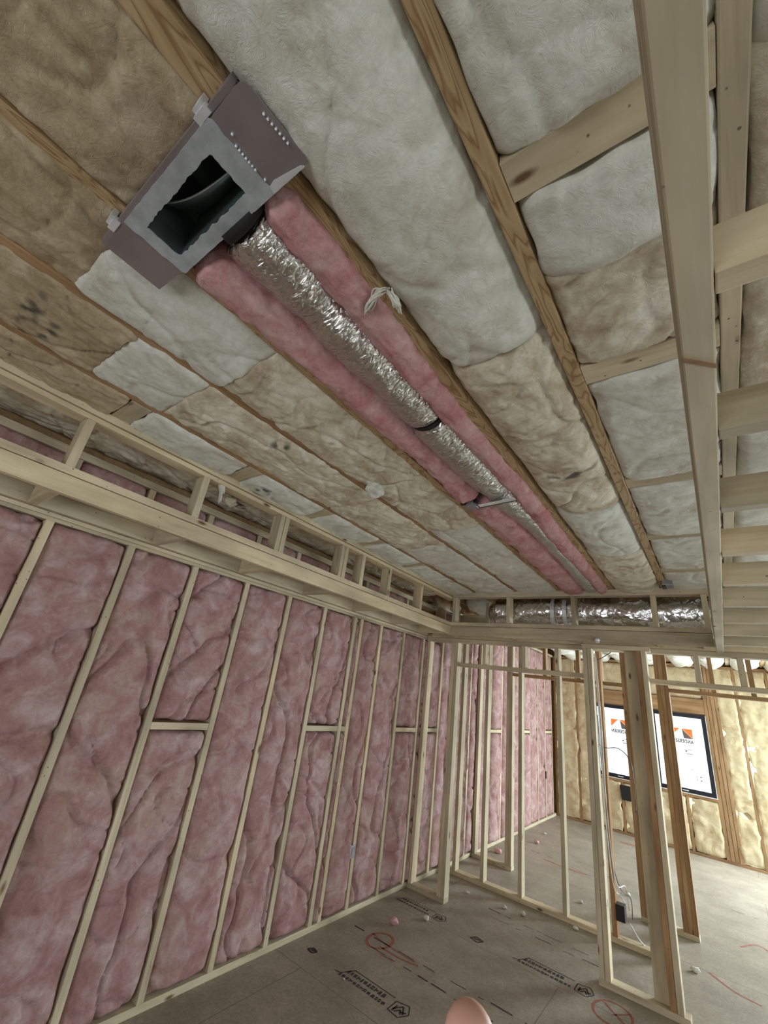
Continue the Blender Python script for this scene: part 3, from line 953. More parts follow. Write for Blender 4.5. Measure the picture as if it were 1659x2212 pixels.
# ------------------------------------------------------------------ lowered ceiling frame at the right
OVER = board('rim_board', (.024, .068), (-1.5, 4.05), (rel(.55), rel(.69)), 'y', 'long low rim board running overhead at the right, with a dark split', 'board', c=.003)
v, f = merge([chamfer_box(.024, .068, 0, .011, 0, .002, .0008)])
k = mk('split_knot', [(p[0], .675 + p[1] + (p[0] - .03) * 0.9, rel(.5485) + p[2]) for p in v], f, 'brown_x', OVER)
yj = [.524 + .394 * k for k in range(10)]
for k, y in enumerate([-.27] + yj):
    if y > 4.0:
        continue
    board('cross_joist', (.069, 3.58), (y, y + T), (rel(.55), rel(.638)), 'x', 'cross joist of the lowered right ceiling, %s from the camera end' % ORD[k], 'joist', 'cross joists of the lowered ceiling')

# ------------------------------------------------------------------ first partition (y 4.25)
Y1 = 4.25
ZT = rel(.545)
g1 = 'boards of the first partition'
board('sole_plate', (-2.58, -2.19), (Y1, Y1 + .089), (0, T), 'x', 'short sole plate at the left end of the first partition', 'plate', g1)
board('sole_plate', (-.93, -.41), (Y1 - .09, Y1 + .0), (0, T), 'x', 'short sole plate under the post pack, nearest to the camera', 'plate', g1)
board('wall_top_plate', (-2.58, 3.5), (Y1, Y1 + .089), (ZT, ZT + .036), 'x', 'top plate of the first partition below the rear bulkhead', 'plate', g1)
board('wall_top_plate', (-2.58, 3.5), (Y1 + .001, Y1 + .088), (ZT + .037, ZT + .075), 'x', 'doubled upper top plate of the first partition', 'plate', g1)
gs1 = 'posts and studs of the first partition'
for k, x in enumerate((-2.575, -2.265, -2.227)):
    board('partition_stud', (x, x + .037), (Y1 + .001, Y1 + .088), (T, ZT), 'z', ('wall-side stud of the first partition at the left', 'left half of the doubled closet post', 'right half of the doubled closet post')[k], 'stud', gs1)
Y1b = Y1 - .09
# the two stacks right of the closet opening stand on the near stub plate
PK = [(-.925, -.890, Y1b, Y1, 'left stud of the framed stub, white cables beside it'),
      (-.888, -.852, Y1b, Y1, 'second stud of the framed stub at its cable side'),
      (-.605, -.517, Y1 - .038, Y1, 'pale stud turned flat in the post pack, with a cut mark'),
      (-.515, -.479, Y1b, Y1, 'middle stud of the post pack'),
      (-.477, -.441, Y1b, Y1, 'outer stud of the post pack facing the right doorway')]
for (x0, x1, y0, y1, lb) in PK:
    board('partition_stud', (x0, x1), (y0 + .001, y1 - .001), (T, ZT), 'z', lb, 'stud', gs1, 'brown' if 'middle' in lb else 'wood')  # middle stud browner, standing in for the dark gaps in the pack
board('wall_top_plate', (-.93, -.41), (Y1b, Y1 - .001), (ZT, ZT + .036), 'x', 'short top plate over the post pack, under the ledger', 'plate', g1)
board('door_header_plate', (-2.19, -.926), (Y1, Y1 + .089), (rel(.303), rel(.340)), 'x', 'flat header over the left closet opening', 'plate', g1)
board('door_header_plate', (-.44, 3.5), (Y1, Y1 + .089), (rel(.308), rel(.343)), 'x', 'flat header over the right doorway of the first partition', 'plate', g1)
for k, x in enumerate((-1.91, -1.50, -1.19)):
    board('cripple_stud', (x, x + T), (Y1 + .001, Y1 + .088), (rel(.341), ZT), 'z', 'cripple stud above the left closet header, %s from the left' % ORD[k], 'stud', 'cripple studs over the door headers')
for k, x in enumerate((-.13, .14, .55, .96, 1.36)):
    board('cripple_stud', (x, x + T), (Y1 + .001, Y1 + .088), (rel(.344), ZT), 'z', 'cripple stud above the right doorway header, %s from the left' % ORD[k], 'stud', 'cripple studs over the door headers')

# ------------------------------------------------------------------ second partition (y 4.93)
Y2 = 4.93
g2 = 'boards of the second partition'
board('sole_plate', (-2.58, -.60), (Y2, Y2 + .089), (0, T), 'x', 'long sole plate of the closet back wall lying on the floor', 'plate', g2)
board('wall_top_plate', (-2.58, -.60), (Y2, Y2 + .089), (2.62, 2.66), 'x', 'top plate of the second partition under the joists', 'plate', g2)
for k, x in enumerate((-2.47, -2.16, -1.775, -1.37, -.975, -.64)):
    board('partition_stud', (x, x + T), (Y2 + .001, Y2 + .088), (T, 2.62), 'z', 'slender stud of the second partition, %s from the left wall' % ORD[k], 'stud', 'studs of the second partition', 'wood' if k < 4 else 'brown')

# ------------------------------------------------------------------ third partition (y 5.63)
Y3 = 5.63
g3 = 'boards of the third partition'
board('sole_plate', (-2.58, -2.10), (Y3, Y3 + .089), (0, T), 'x', 'short sole plate farthest left, behind the closets', 'plate', g3)
board('sole_plate', (-.86, -.42), (Y3, Y3 + .089), (0, T), 'x', 'short sole plate under the farther brown posts', 'plate', g3)
board('wall_top_plate', (-2.58, 3.5), (Y3, Y3 + .089), (2.62, 2.66), 'x', 'top plate of the third partition under the joists', 'plate', g3)
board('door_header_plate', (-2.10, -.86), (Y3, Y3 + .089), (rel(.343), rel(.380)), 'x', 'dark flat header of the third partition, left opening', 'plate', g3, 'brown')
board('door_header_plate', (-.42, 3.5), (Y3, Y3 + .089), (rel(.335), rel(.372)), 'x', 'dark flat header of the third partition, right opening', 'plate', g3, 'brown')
P3 = [(-2.575, 'wall-side stud of the third partition', 'wood'), (-2.178, 'left half of the post standing alone behind the closet studs', 'wood'), (-2.14, 'right half of the post standing alone behind the closet studs', 'wood'),
      (-.86, 'brown stud left of the farther post pack', 'brown'), (-.822, 'brown stud doubled against the one left of the farther pack', 'brown'), (-.535, 'brown post half hidden behind the near post pack', 'brown'),
      (-.497, 'middle brown post of the farther pack', 'brown'), (-.459, 'outer brown post framing the bright doorway', 'brown')]
for x, lb, m_ in P3:
    board('partition_stud', (x, x + .037), (Y3 + .001, Y3 + .088), (T, 2.62), 'z', lb, 'stud', 'posts of the third partition', m_)  # browner wood on the right-hand posts stands in for their backlit shade
for k, x in enumerate((-1.72, -1.33, -1.09)):
    board('cripple_stud', (x, x + T), (Y3 + .001, Y3 + .088), (rel(.381), 2.62), 'z', 'brown cripple stud over the third partition left header, %s from the left' % ORD[k], 'stud', 'cripple studs of the third partition', 'brown')
for k, x in enumerate((-.06, .25, .65, 1.06)):
    board('cripple_stud', (x, x + T), (Y3 + .001, Y3 + .088), (rel(.373), 2.62), 'z', 'brown cripple stud over the third partition right header, %s from the left' % ORD[k], 'stud', 'cripple studs of the third partition', 'brown')

# ------------------------------------------------------------------ big foil duct inside the rear bulkhead
root = empty('foil_duct', (-.9, 4.36, rel(.72)))
put(root, 'large crinkled silver insulated duct lying inside the rear bulkhead', 'duct')
vs, fs = [], []
NX, NS = 150, 48
for i in range(NX + 1):
    x = -1.86 + 2.35 * i / NX
    e = min(1.0, (i / 7.0)) ** .5
    cz = rel(.885 + .01 * math.sin(x * 4))
    for k in range(NS):
        th = 2 * PI * k / NS
        r = .158 * (.35 + .65 * e) * (1 + .055 * noise.noise(Vector((x * 7, math.cos(th) * 2.2, math.sin(th) * 2.2))) + .03 * noise.noise(Vector((x * 21, math.cos(th) * 6, math.sin(th) * 6))))
        r *= 1 - .10 * math.exp(-((x + 1.18) / .03) ** 2) - .07 * math.exp(-((x + 1.07) / .03) ** 2)
        vs.append((x, 4.32 + r * math.cos(th), cz + r * math.sin(th)))
for i in range(NX):
    for k in range(NS):
        fs.append([i * NS + k, i * NS + (k + 1) % NS, (i + 1) * NS + (k + 1) % NS, (i + 1) * NS + k])
fs.append([k for k in range(NS)][::-1])
mk('duct_jacket', vs, fs, 'foil_big_duct', root, smooth=True)
for xx in (-1.18, -1.07):
    pts = [(4.32 + .152 * math.cos(t), rel(.885) + .152 * math.sin(t)) for t in [PI * .5 + PI * j / 14 for j in range(15)]]
    vs = []
    for (py, pz) in [(4.30, ZC)] + pts:
        vs += [(xx - .019, py, pz), (xx + .019, py, pz)]
    fs = [[2 * j, 2 * j + 1, 2 * j + 3, 2 * j + 2] for j in range(len(vs) // 2 - 1)]
    o = mk('hanger_strap', vs, fs, 'bright_metal', root)
    md = o.modifiers.new('s', 'SOLIDIFY')
    md.thickness = .002

# small electrical box by the end of the swirled joist
root = empty('electrical_box', (-.20, 3.89, rel(1.03)))
put(root, 'small black electrical box fixed under the ceiling beside the swirled joist end', 'electrical box')
v, f = chamfer_box(-.245, -.175, 3.82, 3.93, ZC - .035, ZC + .02, .005)
mk('box_body', v, f, 'grey_can_metal', root)
v, f = merge([chamfer_box(-.250, -.222, 3.83, 3.92, ZC - .042, ZC - .034, .002), boxm(-.235, -.19, 3.93, 3.945, ZC - .03, ZC + .0)])
mk('box_cover', v, f, 'black_plastic', root)

# ------------------------------------------------------------------ duct bay between two joists
def roll(name, path_fn, rx_fn, rz_fn, y0, y1, n, seg, mat, seed, amp, parent=None, twist=0):
    vs, fs = [], []
    for i in range(n + 1):
        y = y0 + (y1 - y0) * i / n
        cx, cz = path_fn(y)
        e = min(1.0, min(i, n - i) / 4.0 + .25) ** .5
        for k in range(seg):
            th = 2 * PI * k / seg
            d = 1 + amp * noise.noise(Vector((y * 9 + seed, math.cos(th) * 1.6, math.sin(th) * 1.6 + twist * y))) + amp * .5 * noise.noise(Vector((y * 26 + seed, math.cos(th) * 4, math.sin(th) * 4))) + (amp * .35 * (abs(noise.noise(Vector((y * 48 + seed, math.cos(th) * 6, math.sin(th) * 6)))) * 2 - .5) if 'pink' in mat else 0)
            vs.append((cx + rx_fn(y) * e * d * math.cos(th), y, cz + rz_fn(y) * e * d * math.sin(th)))
    for i in range(n):
        for k in range(seg):
            fs.append([i * seg + k, i * seg + (k + 1) % seg, (i + 1) * seg + (k + 1) % seg, (i + 1) * seg + k][::-1])
    fs.append([k for k in range(seg)])
    fs.append([n * seg + k for k in range(seg)][::-1])
    return mk(name, vs, fs, mat, parent, smooth=True)


def duct_x(y):
    return -.812 - .010 * math.sin(y * 1.9) + .028 * max(0.0, min(1.0, (y - 2.0) / .6))


def far_(y):
    return max(0.0, min(1.0, (y - 2.0) / .5))


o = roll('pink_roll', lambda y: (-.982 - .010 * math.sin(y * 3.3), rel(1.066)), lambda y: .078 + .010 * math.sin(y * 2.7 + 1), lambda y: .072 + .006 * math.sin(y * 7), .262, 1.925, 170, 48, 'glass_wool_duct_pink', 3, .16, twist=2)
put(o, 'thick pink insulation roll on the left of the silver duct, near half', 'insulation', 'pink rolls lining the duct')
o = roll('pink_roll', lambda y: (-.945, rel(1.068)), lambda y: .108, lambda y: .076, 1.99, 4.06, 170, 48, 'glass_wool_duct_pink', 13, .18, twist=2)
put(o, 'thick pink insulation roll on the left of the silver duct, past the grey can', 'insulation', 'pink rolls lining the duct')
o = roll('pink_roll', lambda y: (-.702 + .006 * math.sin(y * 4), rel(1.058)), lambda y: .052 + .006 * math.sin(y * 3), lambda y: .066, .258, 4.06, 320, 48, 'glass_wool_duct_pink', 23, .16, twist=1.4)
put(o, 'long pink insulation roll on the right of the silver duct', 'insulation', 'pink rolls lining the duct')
batt('insulation_batt', (-1.045, -.695), (.30, 4.08), rel(1.19), .05, '-z', 'glass_wool_duct_pink', 77, .02, .0, .0, .02, .01, label='pink backing batt above the duct and its rolls', group='pink rolls lining the duct')
root = empty('flex_duct', (-.80, 2.1, rel(1.0)))
put(root, 'narrow crinkled silver flex duct running from the register box to the rear', 'duct')


def duct_r(y):
    r = .098 - .028 * max(0.0, min(1.0, (y - 1.95) / .5)) + .004 * math.sin(y * 5.3)
    r *= 1 - .22 * math.exp(-((y - 1.195) / .025) ** 2) - .16 * math.exp(-((y - 1.90) / .05) ** 2) - .12 * math.exp(-((y - .56) / .05) ** 2)
    return r


roll('duct_jacket', lambda y: (duct_x(y), rel(1.074)), duct_r, lambda y: duct_r(y) * .98, .262, 4.05, 420, 56, 'foil_film', 33, .07, root, twist=1)
ring = [(duct_x(1.195) + .080 * math.cos(t), 1.195 + .01 * math.cos(t), rel(1.074) + .079 * math.sin(t)) for t in [2 * PI * j / 40 for j in range(40)]]
vs, fs = [], []
for j, p in enumerate(ring):
    t = 2 * PI * j / 40
    for dy, dr in ((-.011, 0), (.011, 0), (.011, .006), (-.011, .006)):
        vs.append((p[0] + dr * math.cos(t), p[1] + dy, p[2] + dr * math.sin(t)))
for j in range(40):
    a, b2 = 4 * j, 4 * ((j + 1) % 40)
    for q in range(4):
        fs.append([a + q, a + (q + 1) % 4, b2 + (q + 1) % 4, b2 + q])
o = mk('clamp_band', vs, fs, 'black_gasket', root)
put(o, 'black clamp band around the duct')
# bright metal strap and grey can crossing the bay
root = empty('duct_hanger', (-.86, 1.95, rel(.985)))
put(root, 'bright metal strap under the silver duct with a black lower edge', 'strap')
v, f = merge([boxm(-.925, -.715, 1.925, 1.958, rel(.984), rel(.986))])
mk('strap_band', [(p[0], p[1] - (p[0] + .85) * .10, p[2]) for p in v], f, 'bright_metal', root)
v, f = boxm(-.93, -.715, 1.958, 1.966, rel(.983), rel(.988))
mk('strap_edge', [(p[0], p[1] - (p[0] + .85) * .10, p[2]) for p in v], f, 'black_plastic', root)
root = empty('junction_can', (-.972, 1.955, rel(.985)))
put(root, 'small grey round metal can at the left end of the duct strap', 'electrical box')
ringp = []
vs, fs = tube([(-.972, 1.955, rel(1.04)), (-.972, 1.955, rel(1.0)), (-.972, 1.955, rel(.985)), (-.972, 1.955, rel(.982))], [.036, .036, .036, .033], 28)
mk('can_body', vs, fs, 'grey_can_metal', root, smooth=False)
v, f = boxm(-1.03, -.93, 1.925, 1.945, rel(1.0), rel(1.02))
mk('can_bracket', v, f, 'black_plastic', root)

# ------------------------------------------------------------------ metal register box
root = empty('register_box', (-.86, .165, rel(1.0)))
put(root, 'square-mouthed metal register box with grey mastic round its dark opening', 'register box')


def plate(name, outline, z0, z1, mat, hole=None, round_seed=None):
    bm = bmesh.new()
    n = len(outline)
    if hole:
        lo, li, uo, ui = [], [], [], []
        for (x, y) in outline:
            lo.append(bm.verts.new((x, y, z0)))
            uo.append(bm.verts.new((x, y, z1)))
        for (x, y) in hole:
            li.append(bm.verts.new((x, y, z0 + .002)))
            ui.append(bm.verts.new((x, y, z1)))
        for i in range(n):
            j = (i + 1) % n
            bm.faces.new((lo[i], li[i], li[j], lo[j]))
            bm.faces.new((uo[i], uo[j], ui[j], ui[i]))
            bm.faces.new((lo[i], lo[j], uo[j], uo[i]))
            bm.faces.new((li[j], li[i], ui[i], ui[j]))
    else:
        lo = [bm.verts.new((x, y, z0)) for x, y in outline]
        uo = [bm.verts.new((x, y, z1)) for x, y in outline]
        bm.faces.new(lo[::-1])
        bm.faces.new(uo)
        for i in range(n):
            j = (i + 1) % n
            bm.faces.new((lo[i], lo[j], uo[j], uo[i]))
    bm.verts.index_update()
    vs = [tuple(v.co) for v in bm.verts]
    fs = [[v.index for v in f.verts] for f in bm.faces]
    bm.free()
    return mk(name, vs, fs, mat, root)


def arc(cx, cy, r, a0, a1, n=6):
    return [(cx + r * math.cos(a0 + (a1 - a0) * i / n), cy + r * math.sin(a0 + (a1 - a0) * i / n)) for i in range(n + 1)]


right_wing = [(-.70, .092), (-.582, .090)] + arc(-.566, .104, .012, -PI / 2, 0, 4) + [(-.552, .120), (-.546, .226)] + arc(-.558, .243, .013, 0, PI / 2, 4) + [(-.70, .256)]
left_wing = [(-1.175, .243), (-1.02, .250), (-1.02, .090), (-1.171, .090)]
plate('mounting_flange', right_wing, rel(.998), rel(1.002), 'sheet_metal')
plate('mounting_flange', left_wing, rel(.998), rel(1.002), 'sheet_metal')
# bent lips with real height
v, f = merge([boxm(-1.171, -.582, .078, .090, rel(1.0), rel(1.045)), boxm(-1.173, -1.168, .09, .243, rel(1.0), rel(1.03)), boxm(-1.05, -.735, .250, .256, rel(1.0), rel(1.03))])
mk('side_lip', v, f, 'sheet_metal', root)
v, f = merge([boxm(-.735, -.560, .253, .257, rel(.997), rel(1.012))])
mk('edge_highlight', v, f, 'bright_metal', root)  # bluish reflection along the lip, put in as a strip of paler metal
vs = [(-.733, .256, rel(.9965)), (-.64, .237, rel(.9965)), (-.565, .250, rel(.9965)), (-.56, .256, rel(.9965)), (-.733, .256, rel(.998)), (-.64, .237, rel(.998)), (-.565, .250, rel(.998)), (-.56, .256, rel(.998))]
mk('bent_corner_highlight', vs, [[3, 2, 1, 0], [4, 5, 6, 7], [0, 1, 5, 4], [1, 2, 6, 5], [2, 3, 7, 6], [3, 0, 4, 7]], 'bright_metal', root)  # bent corner, its glint put into the paler metal colour
# mastic ring with ragged inner edge: walk both loops with equal counts
NR = 96


def rect_loop(x0, x1, y0, y1, n, jit, seed, corner=0.0):
    per = 2 * (x1 - x0) + 2 * (y1 - y0)
    out = []
    for i in range(n):
        s = per * i / n
        if s < x1 - x0:
            p = (x0 + s, y0)
        elif s < (x1 - x0) + (y1 - y0):
            p = (x1, y0 + s - (x1 - x0))
        elif s < 2 * (x1 - x0) + (y1 - y0):
            p = (x1 - (s - (x1 - x0) - (y1 - y0)), y1)
        else:
            p = (x0, y1 - (s - 2 * (x1 - x0) - (y1 - y0)))
        out.append((p[0] + jit * noise.noise(Vector((p[0] * 60, p[1] * 60, seed))), p[1] + jit * noise.noise(Vector((p[0] * 60, p[1] * 60, seed + 5)))))
    return out


def scaled(loop, x0, x1, y0, y1, X0, X1, Y0, Y1):
    return [(X0 + (p[0] - x0) / (x1 - x0) * (X1 - X0), Y0 + (p[1] - y0) / (y1 - y0) * (Y1 - Y0)) for p in loop]


inner = rect_loop(-1.012, -.717, .127, .220, NR, .0045, 3)
plain_in = rect_loop(-1.012, -.717, .127, .220, NR, 0, 3)
outer = [(x + .005 * noise.noise(Vector((x * 40, y * 40, 9))), y + .0015 * noise.noise(Vector((x * 40, y * 40, 4)))) for x, y in scaled(plain_in, -1.012, -.717, .127, .220, -1.05, -.66, .0885, .2555)]
plate('mastic_rim', outer, rel(.994), rel(1.0), 'mastic', inner)
# throat: tapered sheet metal going up, open at the mouth
vs, fs = [], []
L2 = [(-1.012, .127), (-.717, .127), (-.717, .220), (-1.012, .220)]
levels = [(rel(1.0), 1.0, 0), (rel(1.06), 1.02, 0), (rel(1.14), 1.0, .0), (rel(1.22), .85, .02)]
for z, s, sh in levels:
    for (x, y) in L2:
        vs.append((-.8645 + (x + .8645) * s + sh, .1735 + (y - .1735) * s, z))
for j in range(3):
    for k in range(4):
        fs.append([4 * j + k, 4 * j + (k + 1) % 4, 4 * j + 4 + (k + 1) % 4, 4 * j + 4 + k])
fs.append([12, 13, 14, 15])
mk('box_throat', vs, fs, 'throat_metal', root)
# curved vane across the throat with a bright rolled edge
vs, fs = [], []
for i in range(17):
    t = i / 16
    x = -1.0 + .28 * t
    z = rel(1.10 - .05 * math.sin(PI * t))
    vs += [(x, .140 + .055 * t, z), (x, .150 + .055 * t, z + .002), (x, .216, z + .055)]
for i in range(16):
    for k in range(2):
        a = 3 * i + k
        fs.append([a, a + 1, a + 4, a + 3])
mk('inner_vane', vs, fs, 'throat_metal', root, smooth=True)
v, f = tube([(-1.0 + .28 * i / 12, .139 + .055 * i / 12, rel(1.10 - .05 * math.sin(PI * i / 12))) for i in range(13)], .0025, 8)
mk('vane_edge', v, f, 'bright_metal', root, smooth=True)
for (x0, y0, x1, y1, n) in ((-.562, .148, -.558, .207, 7), (-.656, .150, -.657, .201, 7), (-.645, .133, -.645, .133, 1), (-.654, .225, -.654, .225, 1)):
    for i in range(n):
        t = i / max(1, n - 1)
        x, y = x0 + (x1 - x0) * t, y0 + (y1 - y0) * t
        v, f = tube([(x, y, rel(.999)), (x, y, rel(.9945)), (x, y, rel(.9915))], [.0028, .0028, .0012], 8)
        mk('rivet', v, f, 'bright_metal', root, smooth=True)
for (x, y) in ((-1.085, .082), (-.672, .084)):
    v, f = merge([boxm(x - .02, x + .02, y - .012, y + .004, rel(.996), rel(1.01)), boxm(x - .012, x + .012, y - .02, y - .008, rel(.999), rel(1.035))])
    mk('mounting_clip', v, f, 'bright_metal', root)
v, f = tube([(-.80, .248, rel(1.06)), (-.80, .272, rel(1.06))], .088, 32)
o = mk('collar', v, f, 'black_gasket', root, smooth=True)
put(o, 'black collar joining the box to the duct')

# ------------------------------------------------------------------ cables and boxes at the partitions
root = empty('switch_box', (-.905, 4.94, .16))
put(root, 'black outlet box on a brown stud low behind the cable-side stud', 'electrical box')
v, f = merge([chamfer_box(-.937, -.87, 4.915, 5.0, .155, .265, .004)])
mk('box_body', v, f, 'black_plastic', root)


def cable(pts, r, mat, label, group='loose cables at the partitions'):
    v, f = tube([tuple(p) for p in smoothpath(pts)], r, 8)
    return put(mk('cable', v, f, mat, smooth=True), label, 'cable', group)


cable([(-.845, 4.255, 2.2), (-.84, 4.26, 1.6), (-.842, 4.27, 1.0), (-.835, 4.35, .55), (-.84, 4.6, .42), (-.86, 4.90, .30)], .004, 'cable_white', 'white cable running down the cable-side stud into the black box')
cable([(-.838, 4.26, 2.2), (-.828, 4.265, 1.6), (-.832, 4.28, 1.05), (-.822, 4.38, .56), (-.80, 4.62, .48), (-.83, 4.90, .26)], .004, 'cable_white', 'second white cable looping wide before the black box')
cable([(-.852, 4.262, 1.7), (-.845, 4.27, 1.2), (-.838, 4.3, .8), (-.82, 4.5, .50), (-.79, 4.75, .38), (-.815, 4.92, .20)], .003, 'cable_grey', 'thin grey cable beside the white ones, bowing outward')
cable([(-.84, 4.92, .17), (-.78, 4.98, .06), (-.72, 5.02, .02), (-.62, 5.0, .012)], .005, 'cable_white', 'white cable end lying on the floor right of the black box')
cable([(-.89, 4.26, 1.50), (-.82, 4.3, 1.46), (-.72, 4.3, 1.47), (-.64, 4.28, 1.40), (-.622, 4.262, 1.25), (-.625, 4.262, 1.05)], .003, 'cable_grey', 'thin black cable sagging across the stub in front of the left far window')
cable([(-.90, 4.34, ZT - .03), (-.84, 4.34, ZT - .07), (-.74, 4.34, ZT - .01), (-.70, 4.32, ZT + .02)], .0035, 'cable_grey', 'short dark cable looping under the top plate over the stub')
v, f = merge([chamfer_box(-1.525, -1.385, 9.05, 9.115, rel(-1.20), rel(-.99), .006)])
put(mk('outlet_box', v, f, 'black_plastic'), 'black box fixed to the foam wall under the left far window', 'electrical box')
v, f = chamfer_box(XW - .02, XW + .012, 8.50, 8.53, .60, .71, .003)
put(mk('outlet_box', v, f, 'black_plastic'), 'tiny black box on the sunlit left wall near the far corner', 'electrical box')
# screw-end of a small bulb ring under the rear bulkhead rim
v, f = tube([(-.77, YS - .002, rel(.60)), (-.77, YS - .02, rel(.595)), (-.77, YS - .028, rel(.592))], [.02, .022, .012], 14)
put(mk('pipe_cap', v, f, 'bright_metal', smooth=True), 'small bright metal cap on the bottom edge of the rear bulkhead rim', 'fitting')

# ------------------------------------------------------------------ printing and paint on the floor (belongs to the floor sheet)
def flat(name, polys, mat, parent=floor):
    vs, fs = [], []
    for poly in polys:
        o = len(vs)
        vs += [(p[0], p[1], .0008) for p in poly]
        fs.append([o + i for i in range(len(poly))])
    o = mk(name, vs, fs, mat, parent)
    return o


def strip(p, q, w_):
    d = Vector((q[0] - p[0], q[1] - p[1]))
    n = Vector((-d.y, d.x)).normalized() * w_ / 2
    return [(p[0] + n.x, p[1] + n.y), (q[0] + n.x, q[1] + n.y), (q[0] - n.x, q[1] - n.y), (p[0] - n.x, p[1] - n.y)]


def stamp(cx, cy, sc_, seed):
    rr = random.Random(seed)
    P = []

    def t(x, y):
        return (cx + x * sc_, cy + y * sc_)
    # long rule, roof-like hook at its left end
    P.append(strip(t(-.16, .075), t(.21, .07), .007 * sc_))
    P.append(strip(t(-.215, -.03), t(-.155, .078), .008 * sc_))
    P.append(strip(t(-.26, -.04), t(-.21, -.03), .008 * sc_))
    # two rows of blurred block letters
    for row, (x0, x1, y0, h) in enumerate(((-.185, .13, .005, .042), (-.215, .19, -.058, .034))):
        x = x0
        while x < x1:
            w_ = rr.uniform(.018, .032)
            kind = rr.randint(0, 3)
            if kind == 0:
                P.append([t(x, y0), t(x + w_, y0), t(x + w_ * .8, y0 + h), t(x + .2 * w_, y0 + h)])
            elif kind == 1:
                P.append([t(x, y0), t(x + w_ * .35, y0), t(x + w_ * .35, y0 + h), t(x, y0 + h)])
                P.append([t(x + w_ * .35, y0 + h * .4), t(x + w_, y0 + h * .3), t(x + w_, y0 + h * .8), t(x + w_ * .35, y0 + h * .7)])
            elif kind == 2:
                P.append([t(x, y0 + h * .1), t(x + w_, y0), t(x + w_, y0 + h * .4), t(x, y0 + h * .45)])
                P.append([t(x, y0 + h * .6), t(x + w_, y0 + h * .6), t(x + w_ * .9, y0 + h), t(x, y0 + h)])
            else:
                P.append([t(x + w_ * .3, y0), t(x + w_, y0 + h * .2), t(x + w_ * .8, y0 + h), t(x, y0 + h * .8)])
            x += w_ + .006
    # five-sided emblem at the right end, line work with a tree shape in it
    pent = [(.235, .05), (.325, .075), (.365, -.0), (.325, -.075), (.235, -.06)]
    for i in range(5):
        P.append(strip(t(*pent[i]), t(*pent[(i + 1) % 5]), .008 * sc_))
    for (a, b2) in (((.255, -.03), (.30, .04)), ((.30, .04), (.335, -.03)), ((.275, -.045), (.30, .0)), ((.30, .0), (.32, -.04)), ((.262, .02), (.262, -.05)), ((.31, -.02), (.345, .0))):
        P.append(strip(t(*a), t(*b2), .012 * sc_))
    flat('printed_stamp', P, 'floor_ink')


stamp(-1.965, 2.86, .86, 1)
stamp(-1.24, 4.00, .86, 2)
stamp(-2.33, 4.01, .80, 3)
P = []
rr = random.Random(5)
for (x, y, s) in ((-1.743, 3.965, .05), (-2.424, 2.855, .035)):
    for i in range(4):
        a = i * PI / 2 + .4
        P.append(strip((x + s * math.cos(a), y + s * .8 * math.sin(a)), (x + s * math.cos(a + PI / 2), y + s * .8 * math.sin(a + PI / 2)), .014))
    P.append(strip((x - s * .5, y), (x + s * .5, y + .01), .02))
flat('printed_mark', P, 'floor_ink')
P = []
for row, (x0, y0, x1, y1) in enumerate(((-2.45, 3.33, -1.0, 3.36), (-2.2, 3.22, -1.2, 3.20), (-1.9, 4.55, -.9, 4.50), (-1.8, 4.42, -.95, 4.40), (-2.3, 6.62, -1.2, 6.6), (-.2, 6.9, .5, 6.88), (-1.95, 7.8, -1.0, 7.82), (-1.3, 3.1, -.7, 3.08))):
    x = x0
    while x < x1:
        l = rr.uniform(.02, .14)
        yy = y0 + (y1 - y0) * (x - x0) / (x1 - x0) + rr.uniform(-.006, .006)
        P.append(strip((x, yy), (min(x + l, x1), yy + rr.uniform(-.003, .003)), rr.uniform(.004, .012)))
        x += l + rr.uniform(.02, .12)
flat('printed_dashes', P, 'floor_ink')


def spray(name, pts, wd, seed):
    rr = random.Random(seed)
    P = []
    pp = smoothpath([(p[0], p[1], 0) for p in pts], 6)
    for i in range(len(pp) - 1):
        P.append(strip((pp[i].x, pp[i].y), (pp[i + 1].x, pp[i + 1].y), wd * rr.uniform(.75, 1.1)))
    return P


circ = [(-2.205 + .085 * math.cos(t), 3.33 + .115 * math.sin(t)) for t in [2 * PI * j / 12 for j in range(13)]]
P = spray('c', circ, .022, 1) + spray('l', [(-2.30, 3.36), (-2.1, 3.325), (-1.9, 3.32)], .012, 2) + spray('l', [(-2.17, 3.27), (-2.0, 3.27), (-1.86, 3.30)], .016, 3) + spray('l', [(-2.12, 3.20), (-1.99, 3.21)], .012, 4)
flat('red_paint_circle', P, 'red_paint')
circ = [(-.80 + .11 * math.cos(t), 3.90 + .13 * math.sin(t)) for t in [2 * PI * j / 12 for j in range(13)]]
P = spray('c', circ, .016, 5) + spray('l', [(-.86, 3.98), (-.78, 3.90), (-.70, 3.82)], .014, 6) + spray('l', [(-.72, 3.98), (-.80, 3.88)], .012, 7)
flat('red_paint_circle', P, 'red_paint')
P = spray('l', [(-.35, 5.1), (-.2, 4.95), (-.05, 4.9)], .02, 8) + spray('l', [(-.15, 5.9), (-.02, 6.1), (.1, 5.95)], .02, 9) + spray('l', [(-2.0, 6.45), (-1.7, 6.40), (-1.5, 6.42)], .03, 10) + spray('l', [(-1.5, 8.5), (-1.1, 8.52)], .05, 12)
flat('red_paint_streaks', P, 'red_paint')

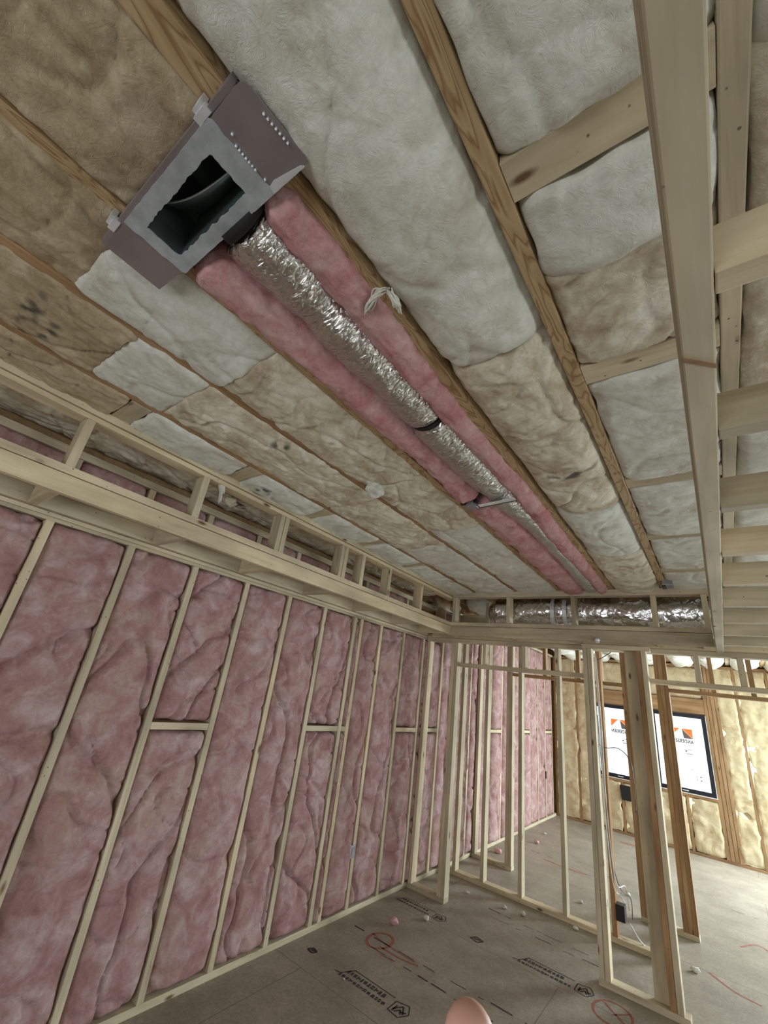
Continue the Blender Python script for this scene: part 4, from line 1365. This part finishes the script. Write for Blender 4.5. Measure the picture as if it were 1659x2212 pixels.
# ------------------------------------------------------------------ the photographer's hand reaching into view from below
M = cam.matrix_world.copy()


def cs(x, y, z):
    """point near the lens: x right, y down, z forward, metres"""
    return M @ Vector((x, -y, -z))


def hand():
    bm = bmesh.new()
    skin = bm.verts.layers.skin.verify()
    V = {}

    def add(key, p, r, prev=None):
        v = bm.verts.new(cs(*p))
        v[skin].radius = (r, r)
        V[key] = v
        if prev:
            bm.edges.new((V[prev], v))
        return v
    add('wrist', (.075, .345, .130), .024)
    add('palm', (.062, .300, .134), .028, 'wrist')
    add('palm2', (.052, .262, .138), .026, 'palm')
    # index finger pointing up into the frame
    add('i0', (.034, .217, .140), .0115, 'palm2')
    add('i1', (.031, .193, .140), .0110, 'i0')
    add('i2', (.0285, .176, .139), .0098, 'i1')
    add('i3', (.0275, .1650, .138), .0072, 'i2')
    # the others curl back around the phone
    for k, (nm_, x, l) in enumerate((('m', .056, 1.0), ('r', .074, .92), ('p', .090, .75))):
        add(nm_ + '0', (x, .240, .142), .0102, 'palm2')
        add(nm_ + '1', (x + .003, .226 + .01 * k, .126), .0096, nm_ + '0')
        add(nm_ + '2', (x + .003, .232 + .01 * k, .106), .0088, nm_ + '1')
        add(nm_ + '3', (x + .002, .246 + .01 * k, .096), .0078, nm_ + '2')
    add('t0', (.034, .292, .124), .013, 'palm')
    add('t1', (.018, .272, .114), .0112, 't0')
    add('t2', (.012, .254, .106), .0095, 't1')
    me = bpy.data.meshes.new('hand')
    for v in bm.verts:
        v[skin].use_root = False
    V['palm'][skin].use_root = True
    o0 = V['wrist'].co.copy()
    for v in bm.verts:
        v.co -= o0
    bm.to_mesh(me)
    bm.free()
    me.materials.append(MATS['skin'])
    o = bpy.data.objects.new('hand', me)
    o.location = o0
    col.objects.link(o)
    o.modifiers.new('skin', 'SKIN').use_smooth_shade = True
    sd = o.modifiers.new('sub', 'SUBSURF')
    sd.levels = sd.render_levels = 2
    put(o, 'fingertip of a hand poking up at the bottom edge', 'hand')


hand()
